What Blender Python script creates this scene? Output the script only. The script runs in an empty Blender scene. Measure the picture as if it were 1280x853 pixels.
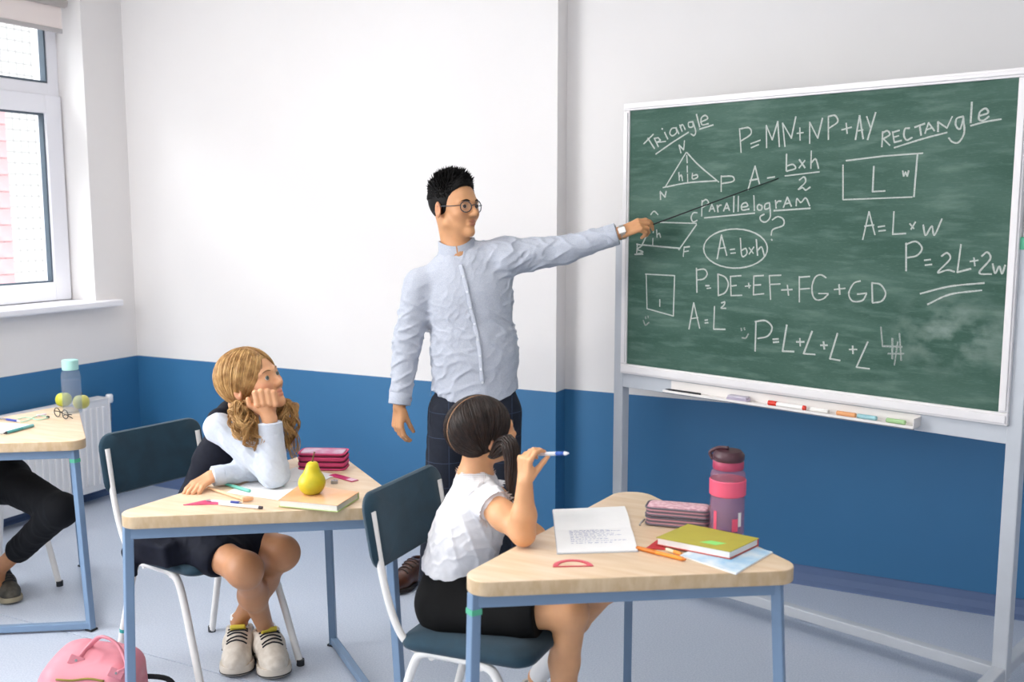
import bpy, bmesh, math, random
import numpy as np
from mathutils import Vector, Matrix
random.seed(7); rng = np.random.default_rng(7)
scene = bpy.context.scene
COL = scene.collection

# ------------------------------------------------------------------ camera
F_PX, CXP, CYP, EYE = 1255.0, 640.0, 426.5, 1.6
PITCH = math.atan(161.5 / F_PX); YAW = math.radians(26.87)
cam_data = bpy.data.cameras.new('camera'); cam = bpy.data.objects.new('camera', cam_data)
COL.objects.link(cam); scene.camera = cam
cam_data.sensor_width = 36.0; cam_data.lens = F_PX / 1280.0 * 36.0
cam.location = (0, 0, EYE); cam.rotation_euler = (math.pi / 2 - PITCH, 0, YAW)
cam_data.clip_start = 0.05
cam_data.dof.use_dof = True; cam_data.dof.focus_distance = 3.5; cam_data.dof.aperture_fstop = 3.2

# ------------------------------------------------------------------ world, light, exposure
world = bpy.data.worlds.new('world'); scene.world = world; world.use_nodes = True
bg = world.node_tree.nodes['Background']
bg.inputs[0].default_value = (0.93, 0.96, 1.0, 1); bg.inputs[1].default_value = 1.05
scene.view_settings.view_transform = 'Standard'
try: scene.view_settings.look = 'None'
except Exception: pass
scene.view_settings.gamma = 1.0; scene.view_settings.use_curve_mapping = False
scene.view_settings.exposure = 0.06
def area(name, loc, size, size_y, power, target, color=(1, 1, 1)):
    l = bpy.data.lights.new(name, 'AREA'); l.shape = 'RECTANGLE'; l.size = size; l.size_y = size_y
    l.energy = power; l.color = color
    o = bpy.data.objects.new(name, l); COL.objects.link(o); o.location = loc
    d = Vector(target) - Vector(loc); o.rotation_euler = d.to_track_quat('-Z', 'Y').to_euler()
    return o
# daylight of the second classroom window, in the left wall beside the camera
area('window_daylight', (-4.70, 0.35, 1.95), 2.3, 1.6, 120, (-1.5, 2.2, 1.2), (0.96, 0.98, 1.0))

area('sky_fill_lamp', (-6.0, 3.1, 4.3), 2.4, 1.6, 330, (-4.4, 3.2, 1.9), (0.95, 0.98, 1.0))    # unseen lamp added above the yard, brightens the window reveal like sky
sun_d = bpy.data.lights.new('sun', 'SUN'); sun_d.energy = 3.4; sun_d.angle = math.radians(2); sun_d.color = (1, 0.97, 0.93)
sun = bpy.data.objects.new('sun', sun_d); COL.objects.link(sun); sun.rotation_euler = Vector((-0.62, 0.1, -0.78)).to_track_quat('-Z', 'Y').to_euler()   # stands behind the school, lights the house across the yard

# ------------------------------------------------------------------ pixel -> place helpers (1280 x 853 frame)
_fw = np.array([-math.sin(YAW) * math.cos(PITCH), math.cos(YAW) * math.cos(PITCH), -math.sin(PITCH)])
_rt = np.array([math.cos(YAW), math.sin(YAW), 0.0]); _up = np.cross(_rt, _fw)
CAMP = np.array([0, 0, EYE])
def ray(x, y): return _fw + _rt * (x - CXP) / F_PX - _up * (y - CYP) / F_PX
def atz(x, y, z=0.0):
    d = ray(x, y); return CAMP + d * ((z - EYE) / d[2])
def atpl(x, y, P, n):
    d = ray(x, y); n = np.asarray(n, float); return CAMP + d * (np.dot(np.asarray(P) - CAMP, n) / np.dot(d, n))
def atX(x, y, c): return atpl(x, y, (c, 0, 0), (1, 0, 0))
def atY(x, y, c): return atpl(x, y, (0, c, 0), (0, 1, 0))
A3 = lambda *v: np.array(v, float)
def nrm(v):
    v = np.asarray(v, float); return v / (np.linalg.norm(v) + 1e-12)

# ------------------------------------------------------------------ materials
def lin(c):
    if isinstance(c, str):
        c = [int(c[i:i + 2], 16) / 255 for i in (0, 2, 4)]
        return tuple(((v + 0.055) / 1.055) ** 2.4 if v > 0.04045 else v / 12.92 for v in c)
    return tuple(c)
MATS = {}
def mat(name, color, rough=0.5, metal=0.0, var=0.0, scale=20.0, bump=0.0, bscale=60.0, bdist=0.004, stretch=(1, 1, 1), sheen=0.0, sss=0.0, coat=0.0, spec=0.5, color2=None, attr=None):
    if name in MATS: return MATS[name]
    m = bpy.data.materials.new(name); m.use_nodes = True; MATS[name] = m
    nt = m.node_tree; b = nt.nodes['Principled BSDF']; L = nt.links
    c = lin(color); b.inputs['Base Color'].default_value = (*c, 1)
    b.inputs['Roughness'].default_value = rough; b.inputs['Metallic'].default_value = metal
    b.inputs['Specular IOR Level'].default_value = spec
    if coat: b.inputs['Coat Weight'].default_value = coat
    if sheen: b.inputs['Sheen Weight'].default_value = sheen
    if sss:
        b.inputs['Subsurface Weight'].default_value = sss; b.inputs['Subsurface Radius'].default_value = (0.01, 0.004, 0.002)
        b.inputs['Subsurface Scale'].default_value = 0.6
    tc = nt.nodes.new('ShaderNodeTexCoord'); mp = nt.nodes.new('ShaderNodeMapping'); mp.inputs['Scale'].default_value = stretch
    L.new(tc.outputs['Object'], mp.inputs['Vector'])
    src = None
    if attr:
        at = nt.nodes.new('ShaderNodeAttribute'); at.attribute_name = attr; src = at.outputs['Color']
    if var > 0 or color2:
        n = nt.nodes.new('ShaderNodeTexNoise'); n.inputs['Scale'].default_value = scale; n.inputs['Detail'].default_value = 6
        L.new(mp.outputs[0], n.inputs['Vector'])
        mx = nt.nodes.new('ShaderNodeMix'); mx.data_type = 'RGBA'
        c2 = lin(color2) if color2 else tuple(max(0, v * (1 - var)) for v in c)
        if src is None:
            mx.inputs[6].default_value = (*c, 1)
            mx.inputs[7].default_value = (*c2, 1)
        else:
            mx.blend_type = 'MULTIPLY'
            L.new(src, mx.inputs[6]); mx.inputs[7].default_value = (1 - var, 1 - var * 1.2, 1 - var * 1.2, 1)
        rp = nt.nodes.new('ShaderNodeMapRange'); rp.inputs[1].default_value = 0.35; rp.inputs[2].default_value = 0.65
        L.new(n.outputs[0], rp.inputs[0]); L.new(rp.outputs[0], mx.inputs[0]); src = mx.outputs[2]
    if src is not None: L.new(src, b.inputs['Base Color'])
    if bump > 0:
        n2 = nt.nodes.new('ShaderNodeTexNoise'); n2.inputs['Scale'].default_value = bscale; n2.inputs['Detail'].default_value = 5
        L.new(mp.outputs[0], n2.inputs['Vector'])
        bp = nt.nodes.new('ShaderNodeBump'); bp.inputs['Strength'].default_value = bump; bp.inputs['Distance'].default_value = bdist
        L.new(n2.outputs[0], bp.inputs['Height']); L.new(bp.outputs[0], b.inputs['Normal'])
    return m
def clearmat(name, color, alpha=0.25, rough=0.05):
    if name in MATS: return MATS[name]
    m = bpy.data.materials.new(name); m.use_nodes = True; MATS[name] = m
    nt = m.node_tree; b = nt.nodes['Principled BSDF']
    b.inputs['Base Color'].default_value = (*lin(color), 1); b.inputs['Roughness'].default_value = rough
    tr = nt.nodes.new('ShaderNodeBsdfTransparent'); tr.inputs[0].default_value = (*[0.7 + 0.3 * v for v in lin(color)], 1)
    mx = nt.nodes.new('ShaderNodeMixShader'); mx.inputs[0].default_value = alpha
    nt.links.new(tr.outputs[0], mx.inputs[1]); nt.links.new(b.outputs[0], mx.inputs[2])
    nt.links.new(mx.outputs[0], nt.nodes['Material Output'].inputs[0])
    return m

# ------------------------------------------------------------------ object helpers
def empty(name, loc=(0, 0, 0), rz=0.0, label=None, cat=None, group=None):
    o = bpy.data.objects.new(name, None); COL.objects.link(o); o.location = [float(v) for v in loc]; o.rotation_euler = (0, 0, rz)
    o.empty_display_size = 0.05
    return tag(o, label, cat, group)
def tag(o, label=None, cat=None, group=None, kind=None):
    if label: o['label'] = label
    if cat: o['category'] = cat
    if group: o['group'] = group
    if kind: o['kind'] = kind
    return o
def obj(name, me, m=None, parent=None, smooth=None, loc=None):
    if isinstance(me, bmesh.types.BMesh):
        bm = me; me = bpy.data.meshes.new(name); bm.to_mesh(me); bm.free()
    if m is not None and len(me.materials) == 0:
        for mm in (m if isinstance(m, (list, tuple)) else [m]): me.materials.append(mm)
    if smooth is not None:
        if smooth is True: me.polygons.foreach_set('use_smooth', [True] * len(me.polygons))
        else:
            me.polygons.foreach_set('use_smooth', [True] * len(me.polygons))
            try: me.set_sharp_from_angle(angle=math.radians(smooth))
            except Exception: pass
    o = bpy.data.objects.new(name, me); COL.objects.link(o)
    if loc is not None: o.location = [float(v) for v in loc]
    if parent is not None:
        o.parent = parent
    return o
def wobj(name, me, m, parent, smooth=None):
    """part whose mesh is in world coordinates, under a thing that stands elsewhere (or under such a part)"""
    o = obj(name, me, m, None, smooth); o.parent = parent
    if parent.parent is None: o.matrix_parent_inverse = (Matrix.Translation(parent.location) @ parent.rotation_euler.to_matrix().to_4x4()).inverted()
    return o
def struct(o): o['kind'] = 'structure'; return o
def copy_tree(o, parent=None):
    c = o.copy(); COL.objects.link(c)
    if parent is not None: c.parent = parent
    for ch in list(o.children): copy_tree(ch, c)
    return c
def join_bm(*bms):
    out = bmesh.new()
    for b in bms:
        me = bpy.data.meshes.new('t'); b.to_mesh(me); b.free(); out.from_mesh(me); bpy.data.meshes.remove(me)
    return out
def box(c, s, bev=0.0, rot=None, seg=2):
    bm = bmesh.new(); bmesh.ops.create_cube(bm, size=1.0)
    bmesh.ops.scale(bm, vec=[float(v) for v in s], verts=bm.verts)
    if bev > 0: bmesh.ops.bevel(bm, geom=bm.edges[:], offset=bev, segments=seg, affect='EDGES', profile=0.5)
    if rot is not None: bmesh.ops.transform(bm, matrix=Matrix(rot).to_4x4() if not isinstance(rot, Matrix) else rot.to_4x4(), verts=bm.verts)
    bmesh.ops.translate(bm, vec=[float(v) for v in c], verts=bm.verts)
    return bm
def beam(a, b, w, h, bev=0.002):
    """rectangular bar from a to b, w wide (horizontal), h high"""
    a = Vector([float(v) for v in a]); b = Vector([float(v) for v in b]); d = b - a; L = d.length; d.normalize()
    s = d.cross(Vector((0, 0, 1)))
    if s.length < 1e-4: s = Vector((1, 0, 0))
    s.normalize(); u = s.cross(d)
    R = Matrix((d, s, u)).transposed()
    return box((a + b) / 2, (L, w, h), bev, R, 2)
def catmull(P, n=8, closed=False):
    P = np.asarray(P, float); m = len(P); out = []
    rngi = m if closed else m - 1
    for i in range(rngi):
        p1, p2 = P[i], P[(i + 1) % m]
        p0 = P[i - 1] if (closed or i > 0) else 2 * p1 - p2
        p3 = P[(i + 2) % m] if (closed or i + 2 < m) else 2 * p2 - p1
        for t in np.arange(n) / n:
            out.append(0.5 * ((2 * p1) + (-p0 + p2) * t + (2 * p0 - 5 * p1 + 4 * p2 - p3) * t * t + (-p0 + 3 * p1 - 3 * p2 + p3) * t ** 3))
    if not closed: out.append(P[-1])
    return np.array(out)
def frames(P):
    T = np.gradient(P, axis=0); T /= np.linalg.norm(T, axis=1)[:, None] + 1e-12
    N = np.zeros_like(T); r = A3(0, 0, 1) if abs(T[0][2]) < 0.9 else A3(1, 0, 0)
    n = nrm(np.cross(np.cross(T[0], r), T[0]))
    for i in range(len(P)):
        n = nrm(n - T[i] * np.dot(n, T[i])); N[i] = n
    return T, N, np.cross(T, N)
def tube(P, r, n=12, cap=True, flat=1.0):
    P = np.asarray(P, float); m = len(P); T, N, B = frames(P)
    r = np.broadcast_to(np.asarray(r, float), (m,))
    a = np.arange(n) / n * 2 * math.pi
    V = P[:, None, :] + r[:, None, None] * (np.cos(a)[None, :, None] * N[:, None, :] + flat * np.sin(a)[None, :, None] * B[:, None, :])
    bm = bmesh.new(); vs = [[bm.verts.new(v) for v in ring] for ring in V]
    for i in range(m - 1):
        for j in range(n): bm.faces.new((vs[i][j], vs[i][(j + 1) % n], vs[i + 1][(j + 1) % n], vs[i + 1][j]))
    if cap: bm.faces.new(vs[0][::-1]); bm.faces.new(vs[-1])
    bmesh.ops.recalc_face_normals(bm, faces=bm.faces)
    return bm
def lathe(prof, n=32, c=(0, 0, 0)):
    bm = bmesh.new(); rings = []
    for r, z in prof:
        if r < 1e-5: rings.append([bm.verts.new((c[0], c[1], c[2] + z))])
        else: rings.append([bm.verts.new((c[0] + r * math.cos(2 * math.pi * j / n), c[1] + r * math.sin(2 * math.pi * j / n), c[2] + z)) for j in range(n)])
    for A, B in zip(rings[:-1], rings[1:]):
        for j in range(n):
            k = (j + 1) % n
            if len(A) == 1 and len(B) == 1: continue
            if len(A) == 1: bm.faces.new((A[0], B[k], B[j]))
            elif len(B) == 1: bm.faces.new((A[j], A[k], B[0]))
            else: bm.faces.new((A[j], A[k], B[k], B[j]))
    bmesh.ops.recalc_face_normals(bm, faces=bm.faces)
    return bm
def roundpoly(P, R, n=8):
    P = [A3(*p) for p in P]; m = len(P); out = []
    for i in range(m):
        p, a, b = P[i], P[i - 1], P[(i + 1) % m]; r = R[i] if isinstance(R, (list, tuple)) else R
        u, v = nrm(a - p), nrm(b - p); ang = math.acos(np.clip(np.dot(u, v), -1, 1)); t = r / math.tan(ang / 2)
        c = p + nrm(u + v) * r / math.sin(ang / 2)
        s, e = p + u * t - c, p + v * t - c
        tot = math.acos(np.clip(np.dot(nrm(s), nrm(e)), -1, 1)); cr = s[0] * e[1] - s[1] * e[0]
        for k in range(n + 1):
            th = tot * k / n * (1 if cr > 0 else -1)
            out.append(c + A3(s[0] * math.cos(th) - s[1] * math.sin(th), s[0] * math.sin(th) + s[1] * math.cos(th)))
    return np.array(out)
def prism(poly, z0, z1, bev=0.0, seg=2):
    bm = bmesh.new(); lo = [bm.verts.new((p[0], p[1], z0)) for p in poly]; hi = [bm.verts.new((p[0], p[1], z1)) for p in poly]
    n = len(poly); bot = bm.faces.new(lo[::-1]); top = bm.faces.new(hi)
    for i in range(n): bm.faces.new((lo[i], lo[(i + 1) % n], hi[(i + 1) % n], hi[i]))
    bmesh.ops.recalc_face_normals(bm, faces=bm.faces)
    if bev > 0: bmesh.ops.bevel(bm, geom=list(set(bot.edges[:] + top.edges[:])), offset=bev, segments=seg, affect='EDGES', profile=0.5)
    return bm
def xf(bm, M): bmesh.ops.transform(bm, matrix=M, verts=bm.verts); return bm
def npmesh(name, V, Q):
    """fast mesh from a vertex array and a quad/tri array"""
    me = bpy.data.meshes.new(name); V = np.asarray(V, np.float32); Q = np.asarray(Q, np.int32); k = Q.shape[1]
    me.vertices.add(len(V)); me.vertices.foreach_set('co', V.ravel())
    me.loops.add(Q.size); me.loops.foreach_set('vertex_index', Q.ravel())
    me.polygons.add(len(Q)); me.polygons.foreach_set('loop_start', np.arange(len(Q), dtype=np.int32) * k)
    me.update(calc_edges=True); me.validate()
    return me
# ================================================================== THE SETTING
XL, YB, YR, WZ, CEIL = -4.60, 4.213, 4.319, 0.7637, 3.10
XJ = -1.905                       # where the back wall steps back
M_white = mat('wall_white_paint', 'ECE8E6', 0.75, var=0.03, scale=1.6, bump=0.06, bscale=220)
M_blue = mat('wall_blue_paint', '37729F', 0.45, var=0.06, scale=2.2, bump=0.05, bscale=180)
M_floor = mat('vinyl_floor', 'C6CCD8', 0.42, var=0.0, color2='B3BCCB', scale=160, bump=0.02, bscale=300)
M_whitegloss = mat('white_plastic', 'F3F2F3', 0.3)
M_base = mat('baseboard_vinyl', '5C6F94', 0.45, var=0.06, scale=4)
def slab_wall(name, a, b, thick_dir, z0=0.0, z1=CEIL, th=0.2):
    """wall from plan point a to b: blue paint up to WZ, white paint above; thick_dir points out of the room"""
    bm = bmesh.new(); t = Vector((*thick_dir, 0)) * th
    a = Vector((*a, 0)); b = Vector((*b, 0))
    for (l, h, mi) in ((z0, WZ, 1), (WZ, z1, 0)):
        v = [bm.verts.new(p) for p in (a + Vector((0, 0, l)), b + Vector((0, 0, l)), b + Vector((0, 0, h)), a + Vector((0, 0, h)))]
        w = [bm.verts.new(p.co + t) for p in v]
        for q in ((v[0], v[1], v[2], v[3]), (w[3], w[2], w[1], w[0]), (v[0], v[3], w[3], w[0]), (v[1], w[1], w[2], v[2]), (v[3], v[2], w[2], w[3]), (v[0], w[0], w[1], v[1])):
            f = bm.faces.new(q); f.material_index = mi
    bmesh.ops.recalc_face_normals(bm, faces=bm.faces)
    return struct(obj(name, bm, [M_white, M_blue]))
slab_wall('wall_back', (XL - 0.4, YB), (XJ, YB), (0, 1), th=0.45)
slab_wall('wall_back_recess', (XJ, YR), (3.2, YR), (0, 1), th=0.34)
# left wall with a window opening (pieces around the opening form one mesh)
WY0, WY1, WZ0, WZ1 = 2.15, 3.935, 1.10, 2.78
W2 = (-0.8, 1.5, 1.10, 2.78)                    # second window, beside the camera, out of the picture
def wallbox(y0, y1, z0, z1, mi):
    b = box((XL - 0.2, (y0 + y1) / 2, (z0 + z1) / 2), (0.4, y1 - y0, z1 - z0))
    for f in b.faces: f.material_index = mi
    return b
parts = [wallbox(-1.8, YB, 0, WZ, 1), wallbox(-1.8, YB, WZ, WZ0, 0), wallbox(-1.8, YB, WZ1, CEIL, 0), wallbox(WY1, YB, WZ0, WZ1, 0),
         wallbox(W2[1], WY0, WZ0, WZ1, 0), wallbox(-1.8, W2[0], WZ0, WZ1, 0)]
struct(obj('wall_left', join_bm(*parts), [M_white, M_blue]))
struct(obj('ceiling', box((-0.7, 1.25, CEIL + 0.05), (8.6, 6.9, 0.1)), mat('ceiling_paint', 'F1EFEC', 0.8)))
# floor: slab, with welded vinyl sheets as its pieces
fl = struct(obj('floor', box((-0.7, 1.25, -0.06), (8.6, 6.9, 0.1)), mat('floor_screed', '3E4654', 0.8)))
for y0, y1 in ((-2.2, 0.505), (0.511, 2.505), (2.511, 4.6)):
    obj('vinyl_sheet', box((-0.7, (y0 + y1) / 2, -0.006), (8.6, y1 - y0, 0.012), 0.0012), M_floor, fl)
def baseboard(name, a, b, out):
    a, b, o = Vector((*a, 0)), Vector((*b, 0)), Vector((*out, 0)); prof = [(0.0, 0.078), (0.007, 0.076), (0.009, 0.045), (0.016, 0.018), (0.034, 0.004), (0.036, 0.0), (0.0, 0.0)]
    bm = bmesh.new(); A = [bm.verts.new(a + o * d + Vector((0, 0, z))) for d, z in prof]; B = [bm.verts.new(b + o * d + Vector((0, 0, z))) for d, z in prof]
    n = len(prof)
    for i in range(n): bm.faces.new((A[i], A[(i + 1) % n], B[(i + 1) % n], B[i]))
    bm.faces.new(A); bm.faces.new(B[::-1]); bmesh.ops.recalc_face_normals(bm, faces=bm.faces)
    return struct(obj(name, bm, M_base))
baseboard('baseboard_back', (XL, YB), (XJ, YB), (0, -1))
baseboard('baseboard_recess', (XJ, YR), (3.2, YR), (0, -1))
baseboard('baseboard_left', (XL, -1.8), (XL, YB), (1, 0))
# window: outer frame, fixed upper pane, opening lower sash, sill
M_pvc = mat('window_pvc', 'F0EFF4', 0.3)
M_gasket = mat('rubber_gasket', '53606C', 0.6)
M_pane = clearmat('window_glass', 'F4F8FA', 0.04, 0.02)
XF = -4.80
def rect_frame(y0, y1, z0, z1, w, x0, x1, bev=0.004):
    xs = (x0 + x1) / 2; sx = abs(x1 - x0)
    return join_bm(box((xs, y0 + w / 2, (z0 + z1) / 2), (sx, w, z1 - z0), bev), box((xs, y1 - w / 2, (z0 + z1) / 2), (sx, w, z1 - z0), bev),
                   box((xs, (y0 + y1) / 2, z0 + w / 2), (sx, y1 - y0 - 2 * w + 0.002, w), bev), box((xs, (y0 + y1) / 2, z1 - w / 2), (sx, y1 - y0 - 2 * w + 0.002, w), bev))
win = empty('window_1', (XF, (WY0 + WY1) / 2, WZ0)); struct(win)
wobj('window_frame', join_bm(rect_frame(WY0, WY1, WZ0, WZ1, 0.07, XF - 0.07, XF), box((XF - 0.035, 3.03, 1.94), (0.07, 0.09, 1.6), 0.004), box((XF - 0.035, 3.5, 2.262), (0.068, 0.8, 0.07), 0.004), box((XF - 0.035, 2.6, 2.262), (0.068, 0.8, 0.07), 0.004)), M_pvc, win)
for (ya, yb) in ((3.06, 3.925), (2.16, 3.0)):
    s = wobj('sash', rect_frame(ya, yb, 1.112, 2.232, 0.1, XF - 0.055, XF + 0.022), M_pvc, win)
    wobj('gasket', rect_frame(ya + 0.1, yb - 0.1, 1.212, 2.132, 0.010, XF - 0.03, XF + 0.004, 0), M_gasket, win)
    wobj('pane', box((XF - 0.02, (ya + yb) / 2, 1.672), (0.006, yb - ya - 0.2, 0.92)), M_pane, win)
    wobj('gasket', rect_frame(ya + (0.03 if ya > 3 else 0.07), yb - (0.065 if ya > 3 else 0.0), 2.297, 2.71, 0.010, XF - 0.04, XF + 0.002, 0), M_gasket, win)
    wobj('pane', box((XF - 0.03, (ya + yb) / 2, 2.5), (0.006, yb - ya - 0.1, 0.42)), M_pane, win)
h = wobj('window_handle', join_bm(box((XF + 0.032, 3.11, 1.68), (0.02, 0.03, 0.07), 0.004), box((XF + 0.05, 3.11, 1.63), (0.018, 0.02, 0.13), 0.006)), M_pvc, win)
wobj('window_sill', box((XL - 0.065, (2.0 + 4.07) / 2, WZ0 - 0.010), (0.27, 2.07, 0.036), 0.008), M_pvc, win)
# facade of the house across the yard: white tiles by material, pink block courses as pieces
fac = struct(obj('wall_across_the_yard', box((-9.2, 5.6, 2.0), (0.2, 9.0, 9.0)), mat('white_facade', 'F4F2F0', 0.8)))
def tile_mat():
    m = MATS['white_facade']; nt = m.node_tree; b = nt.nodes['Principled BSDF']
    tc = nt.nodes.new('ShaderNodeTexCoord'); sp = nt.nodes.new('ShaderNodeSeparateXYZ'); cb = nt.nodes.new('ShaderNodeCombineXYZ')
    br = nt.nodes.new('ShaderNodeTexBrick'); br.offset = 0; br.inputs['Scale'].default_value = 1.0
    br.inputs['Color1'].default_value = (0.9, 0.9, 0.88, 1); br.inputs['Color2'].default_value = (0.86, 0.86, 0.84, 1); br.inputs['Mortar'].default_value = (0.42, 0.42, 0.43, 1)
    br.inputs['Mortar Size'].default_value = 0.007; br.inputs['Brick Width'].default_value = 0.085; br.inputs['Row Height'].default_value = 0.11
    L = nt.links; L.new(tc.outputs['Object'], sp.inputs[0]); L.new(sp.outputs[1], cb.inputs[0]); L.new(sp.outputs[2], cb.inputs[1]); L.new(cb.outputs[0], br.inputs['Vector'])
    L.new(br.outputs[0], b.inputs['Base Color'])
tile_mat()
M_pink = mat('pink_blockwork', 'F6C3C8', 0.8, var=0.15, scale=6)
bme = None
pb = atX(14, 260, -9.09)
for r in range(16):
    for c in range(4):
        y = pb[1] - 0.19 - c * 0.37 + (0.0 if r % 2 else 0.0); zz = pb[2] + 0.9 - r * 0.165
        if bme is None:
            o = obj('pink_block', box((0, 0, 0), (0.05, 0.362, 0.157), 0.006), M_pink, fac); bme = o.data
        else: o = obj('pink_block', bme, None, fac)
        o.location = (-9.1, float(y), float(zz))
struct(obj('ground_outside', box((-8.0, 4.0, -0.3), (6.0, 14.0, 0.2)), mat('yard_paving', 'BDB9B2', 0.9, var=0.1, scale=3)))
slab_wall('wall_right', (3.2, -2.2), (3.2, YR), (1, 0))
# roller blind at the window head
rb = empty('roller_blind', (-4.655, 3.02, 2.72), 0, 'cream roller blind rolled up at the top of the window', 'blind')
wobj('fabric', box((-4.672, 3.02, 2.67), (0.004, 1.70, 0.21)), mat('blind_cream_fabric', 'EFE3DE', 0.8, bump=0.1, bscale=300), rb)
wobj('bottom_rail', box((-4.672, 3.02, 2.562), (0.016, 1.70, 0.024), 0.004), mat('blind_rail_grey', 'B9B4B3', 0.5), rb)
wobj('roller_tube', tube([(-4.66, 2.17, 2.71), (-4.66, 3.885, 2.71)], 0.026, 20), mat('blind_tube_grey', 'A9A29E', 0.5), rb, 40)
# ceiling lamps of the classroom (above the picture)
M_diff = bpy.data.materials.new('lamp_diffuser'); M_diff.use_nodes = True
_b = M_diff.node_tree.nodes['Principled BSDF']; _b.inputs['Emission Color'].default_value = (1.0, 0.965, 0.92, 1); _b.inputs['Emission Strength'].default_value = 15.0
for i, (x, y, w) in enumerate(((-3.1, 2.0, 'nearest the window corner'), (-1.0, 2.0, 'over the front desk'), (-3.1, -0.1, 'by the window behind the desks'), (-1.0, -0.1, 'over the open floor'))):
    l = empty('ceiling_lamp', (x, y, CEIL), 0, 'square white ceiling lamp panel ' + w, 'lamp', 'ceiling lamp panels')
    obj('housing', join_bm(*[box((sx * 0.295, 0, -0.025), (0.01, 0.6, 0.05)) for sx in (-1, 1)], *[box((0, sy * 0.295, -0.025), (0.58, 0.01, 0.05)) for sy in (-1, 1)]), M_whitegloss, l)
    obj('diffuser', box((0, 0, -0.035), (0.575, 0.575, 0.008)), M_diff, l)
# ================================================================== CHALKBOARD ON ITS STAND
BP = atz(1240, 840, 0.08)                                    # foot of the right post, 8 cm above the floor
bd = nrm(np.cross(np.cross((0, 0, 1), ray(-680, 265)), (0, 0, 1))); bd = nrm(A3(bd[0], bd[1], 0))   # along the board, towards its left end
bn = A3(bd[1], -bd[0], 0.0); bn = bn if np.dot(bn, -BP) > 0 else -bn                               # towards the room
def onboard(x, y, off=0.0): return atpl(x, y, BP + bn * (0.022 + off), bn)
uv = lambda P: (float(np.dot(P - BP, bd)), float(P[2]))
BL0 = uv(onboard(1262, 300))[0]; BL1 = uv(onboard(786, 300))[0]
BT = (uv(onboard(797, 138))[1] + uv(onboard(1272, 97))[1]) / 2; BB = (uv(onboard(783, 455))[1] + uv(onboard(1250, 515))[1]) / 2
def bp(u, z, off): return BP * A3(1, 1, 0) + bd * u + bn * off + A3(0, 0, z)
RB = Matrix((Vector(bd), Vector(bn), Vector((0, 0, 1)))).transposed()      # local x along board (to the left end), y to the room
def bbox_(u0, u1, z0, z1, o0, o1, bev=0.0):
    return box(bp((u0 + u1) / 2, (z0 + z1) / 2, (o0 + o1) / 2), (abs(u1 - u0), abs(o1 - o0), abs(z1 - z0)), bev, RB)
M_alu = mat('stand_grey_steel', 'C4C8CE', 0.4, 0.0, var=0.06, scale=9)
M_frame = mat('board_frame_white', 'E7E3E3', 0.35, var=0.03, scale=14)
M_black = mat('black_rubber', '16171A', 0.6)
board = empty('chalkboard', BP * A3(1, 1, 0), 0, 'green chalkboard covered in geometry formulas on a wheeled grey metal stand', 'chalkboard')
mg = bpy.data.materials.new('chalkboard_green'); mg.use_nodes = True; MATS['chalkboard_green'] = mg
def board_green():
    nt = mg.node_tree; L = nt.links; b = nt.nodes['Principled BSDF']; b.inputs['Roughness'].default_value = 0.62; b.inputs['Specular IOR Level'].default_value = 0.3
    tc = nt.nodes.new('ShaderNodeTexCoord')
    def noise(sc, st, lo, hi, det=6, loc=(0, 0, 0)):
        mp = nt.nodes.new('ShaderNodeMapping'); mp.inputs['Scale'].default_value = st; mp.inputs['Location'].default_value = loc; L.new(tc.outputs['Object'], mp.inputs[0])
        n = nt.nodes.new('ShaderNodeTexNoise'); n.inputs['Scale'].default_value = sc; n.inputs['Detail'].default_value = det; L.new(mp.outputs[0], n.inputs['Vector'])
        r = nt.nodes.new('ShaderNodeMapRange'); r.inputs[1].default_value = lo; r.inputs[2].default_value = hi; L.new(n.outputs[0], r.inputs[0]); return r.outputs[0]
    def mixc(fac, a, c):
        m = nt.nodes.new('ShaderNodeMix'); m.data_type = 'RGBA'
        if hasattr(fac, 'links'): L.new(fac, m.inputs[0])
        if hasattr(a, 'links'): L.new(a, m.inputs[6])
        else: m.inputs[6].default_value = a
        m.inputs[7].default_value = c
        return m.outputs[2]
    def mul(f, k):
        m = nt.nodes.new('ShaderNodeMath'); m.operation = 'MULTIPLY'; L.new(f, m.inputs[0])
        if hasattr(k, 'links'): L.new(k, m.inputs[1])
        else: m.inputs[1].default_value = k
        return m.outputs[0]
    base = (*lin('2F5144'), 1)
    c = mixc(mul(noise(2.2, (1, 1, 3.5), 0.4, 0.72), 0.26), base, (*lin('6F8A7E'), 1))
    c = mixc(mul(noise(7, (1.0, 1, 6), 0.5, 0.75, loc=(3, 1, 2)), 0.22), c, (*lin('8FA69B'), 1))
    c = mixc(mul(noise(60, (1, 1, 8), 0.55, 0.8), 0.12), c, (*lin('A9BAB0'), 1))
    # wiped patch of chalk dust near the lower right corner
    g = nt.nodes.new('ShaderNodeTexGradient'); g.gradient_type = 'SPHERICAL'; mp = nt.nodes.new('ShaderNodeMapping'); mp.vector_type = 'TEXTURE'
    P = onboard(1190, 420); loc = P
    mp.inputs['Location'].default_value = [float(v) for v in loc]; mp.inputs['Scale'].default_value = (0.26, 0.26, 0.16); L.new(tc.outputs['Object'], mp.inputs[0]); L.new(mp.outputs[0], g.inputs[0])
    patch = mul(g.outputs['Fac'], noise(9, (1, 1, 1.4), 0.42, 0.66, loc=(1, 5, 0)))
    c = mixc(mul(patch, 0.7), c, (*lin('A5B5AC'), 1))
    L.new(c, b.inputs['Base Color'])
board_green()
wobj('writing_surface', bbox_(BL0, BL1, BB, BT, 0.0, 0.022, 0.0), mg, board)
fr = 0.03
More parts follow.
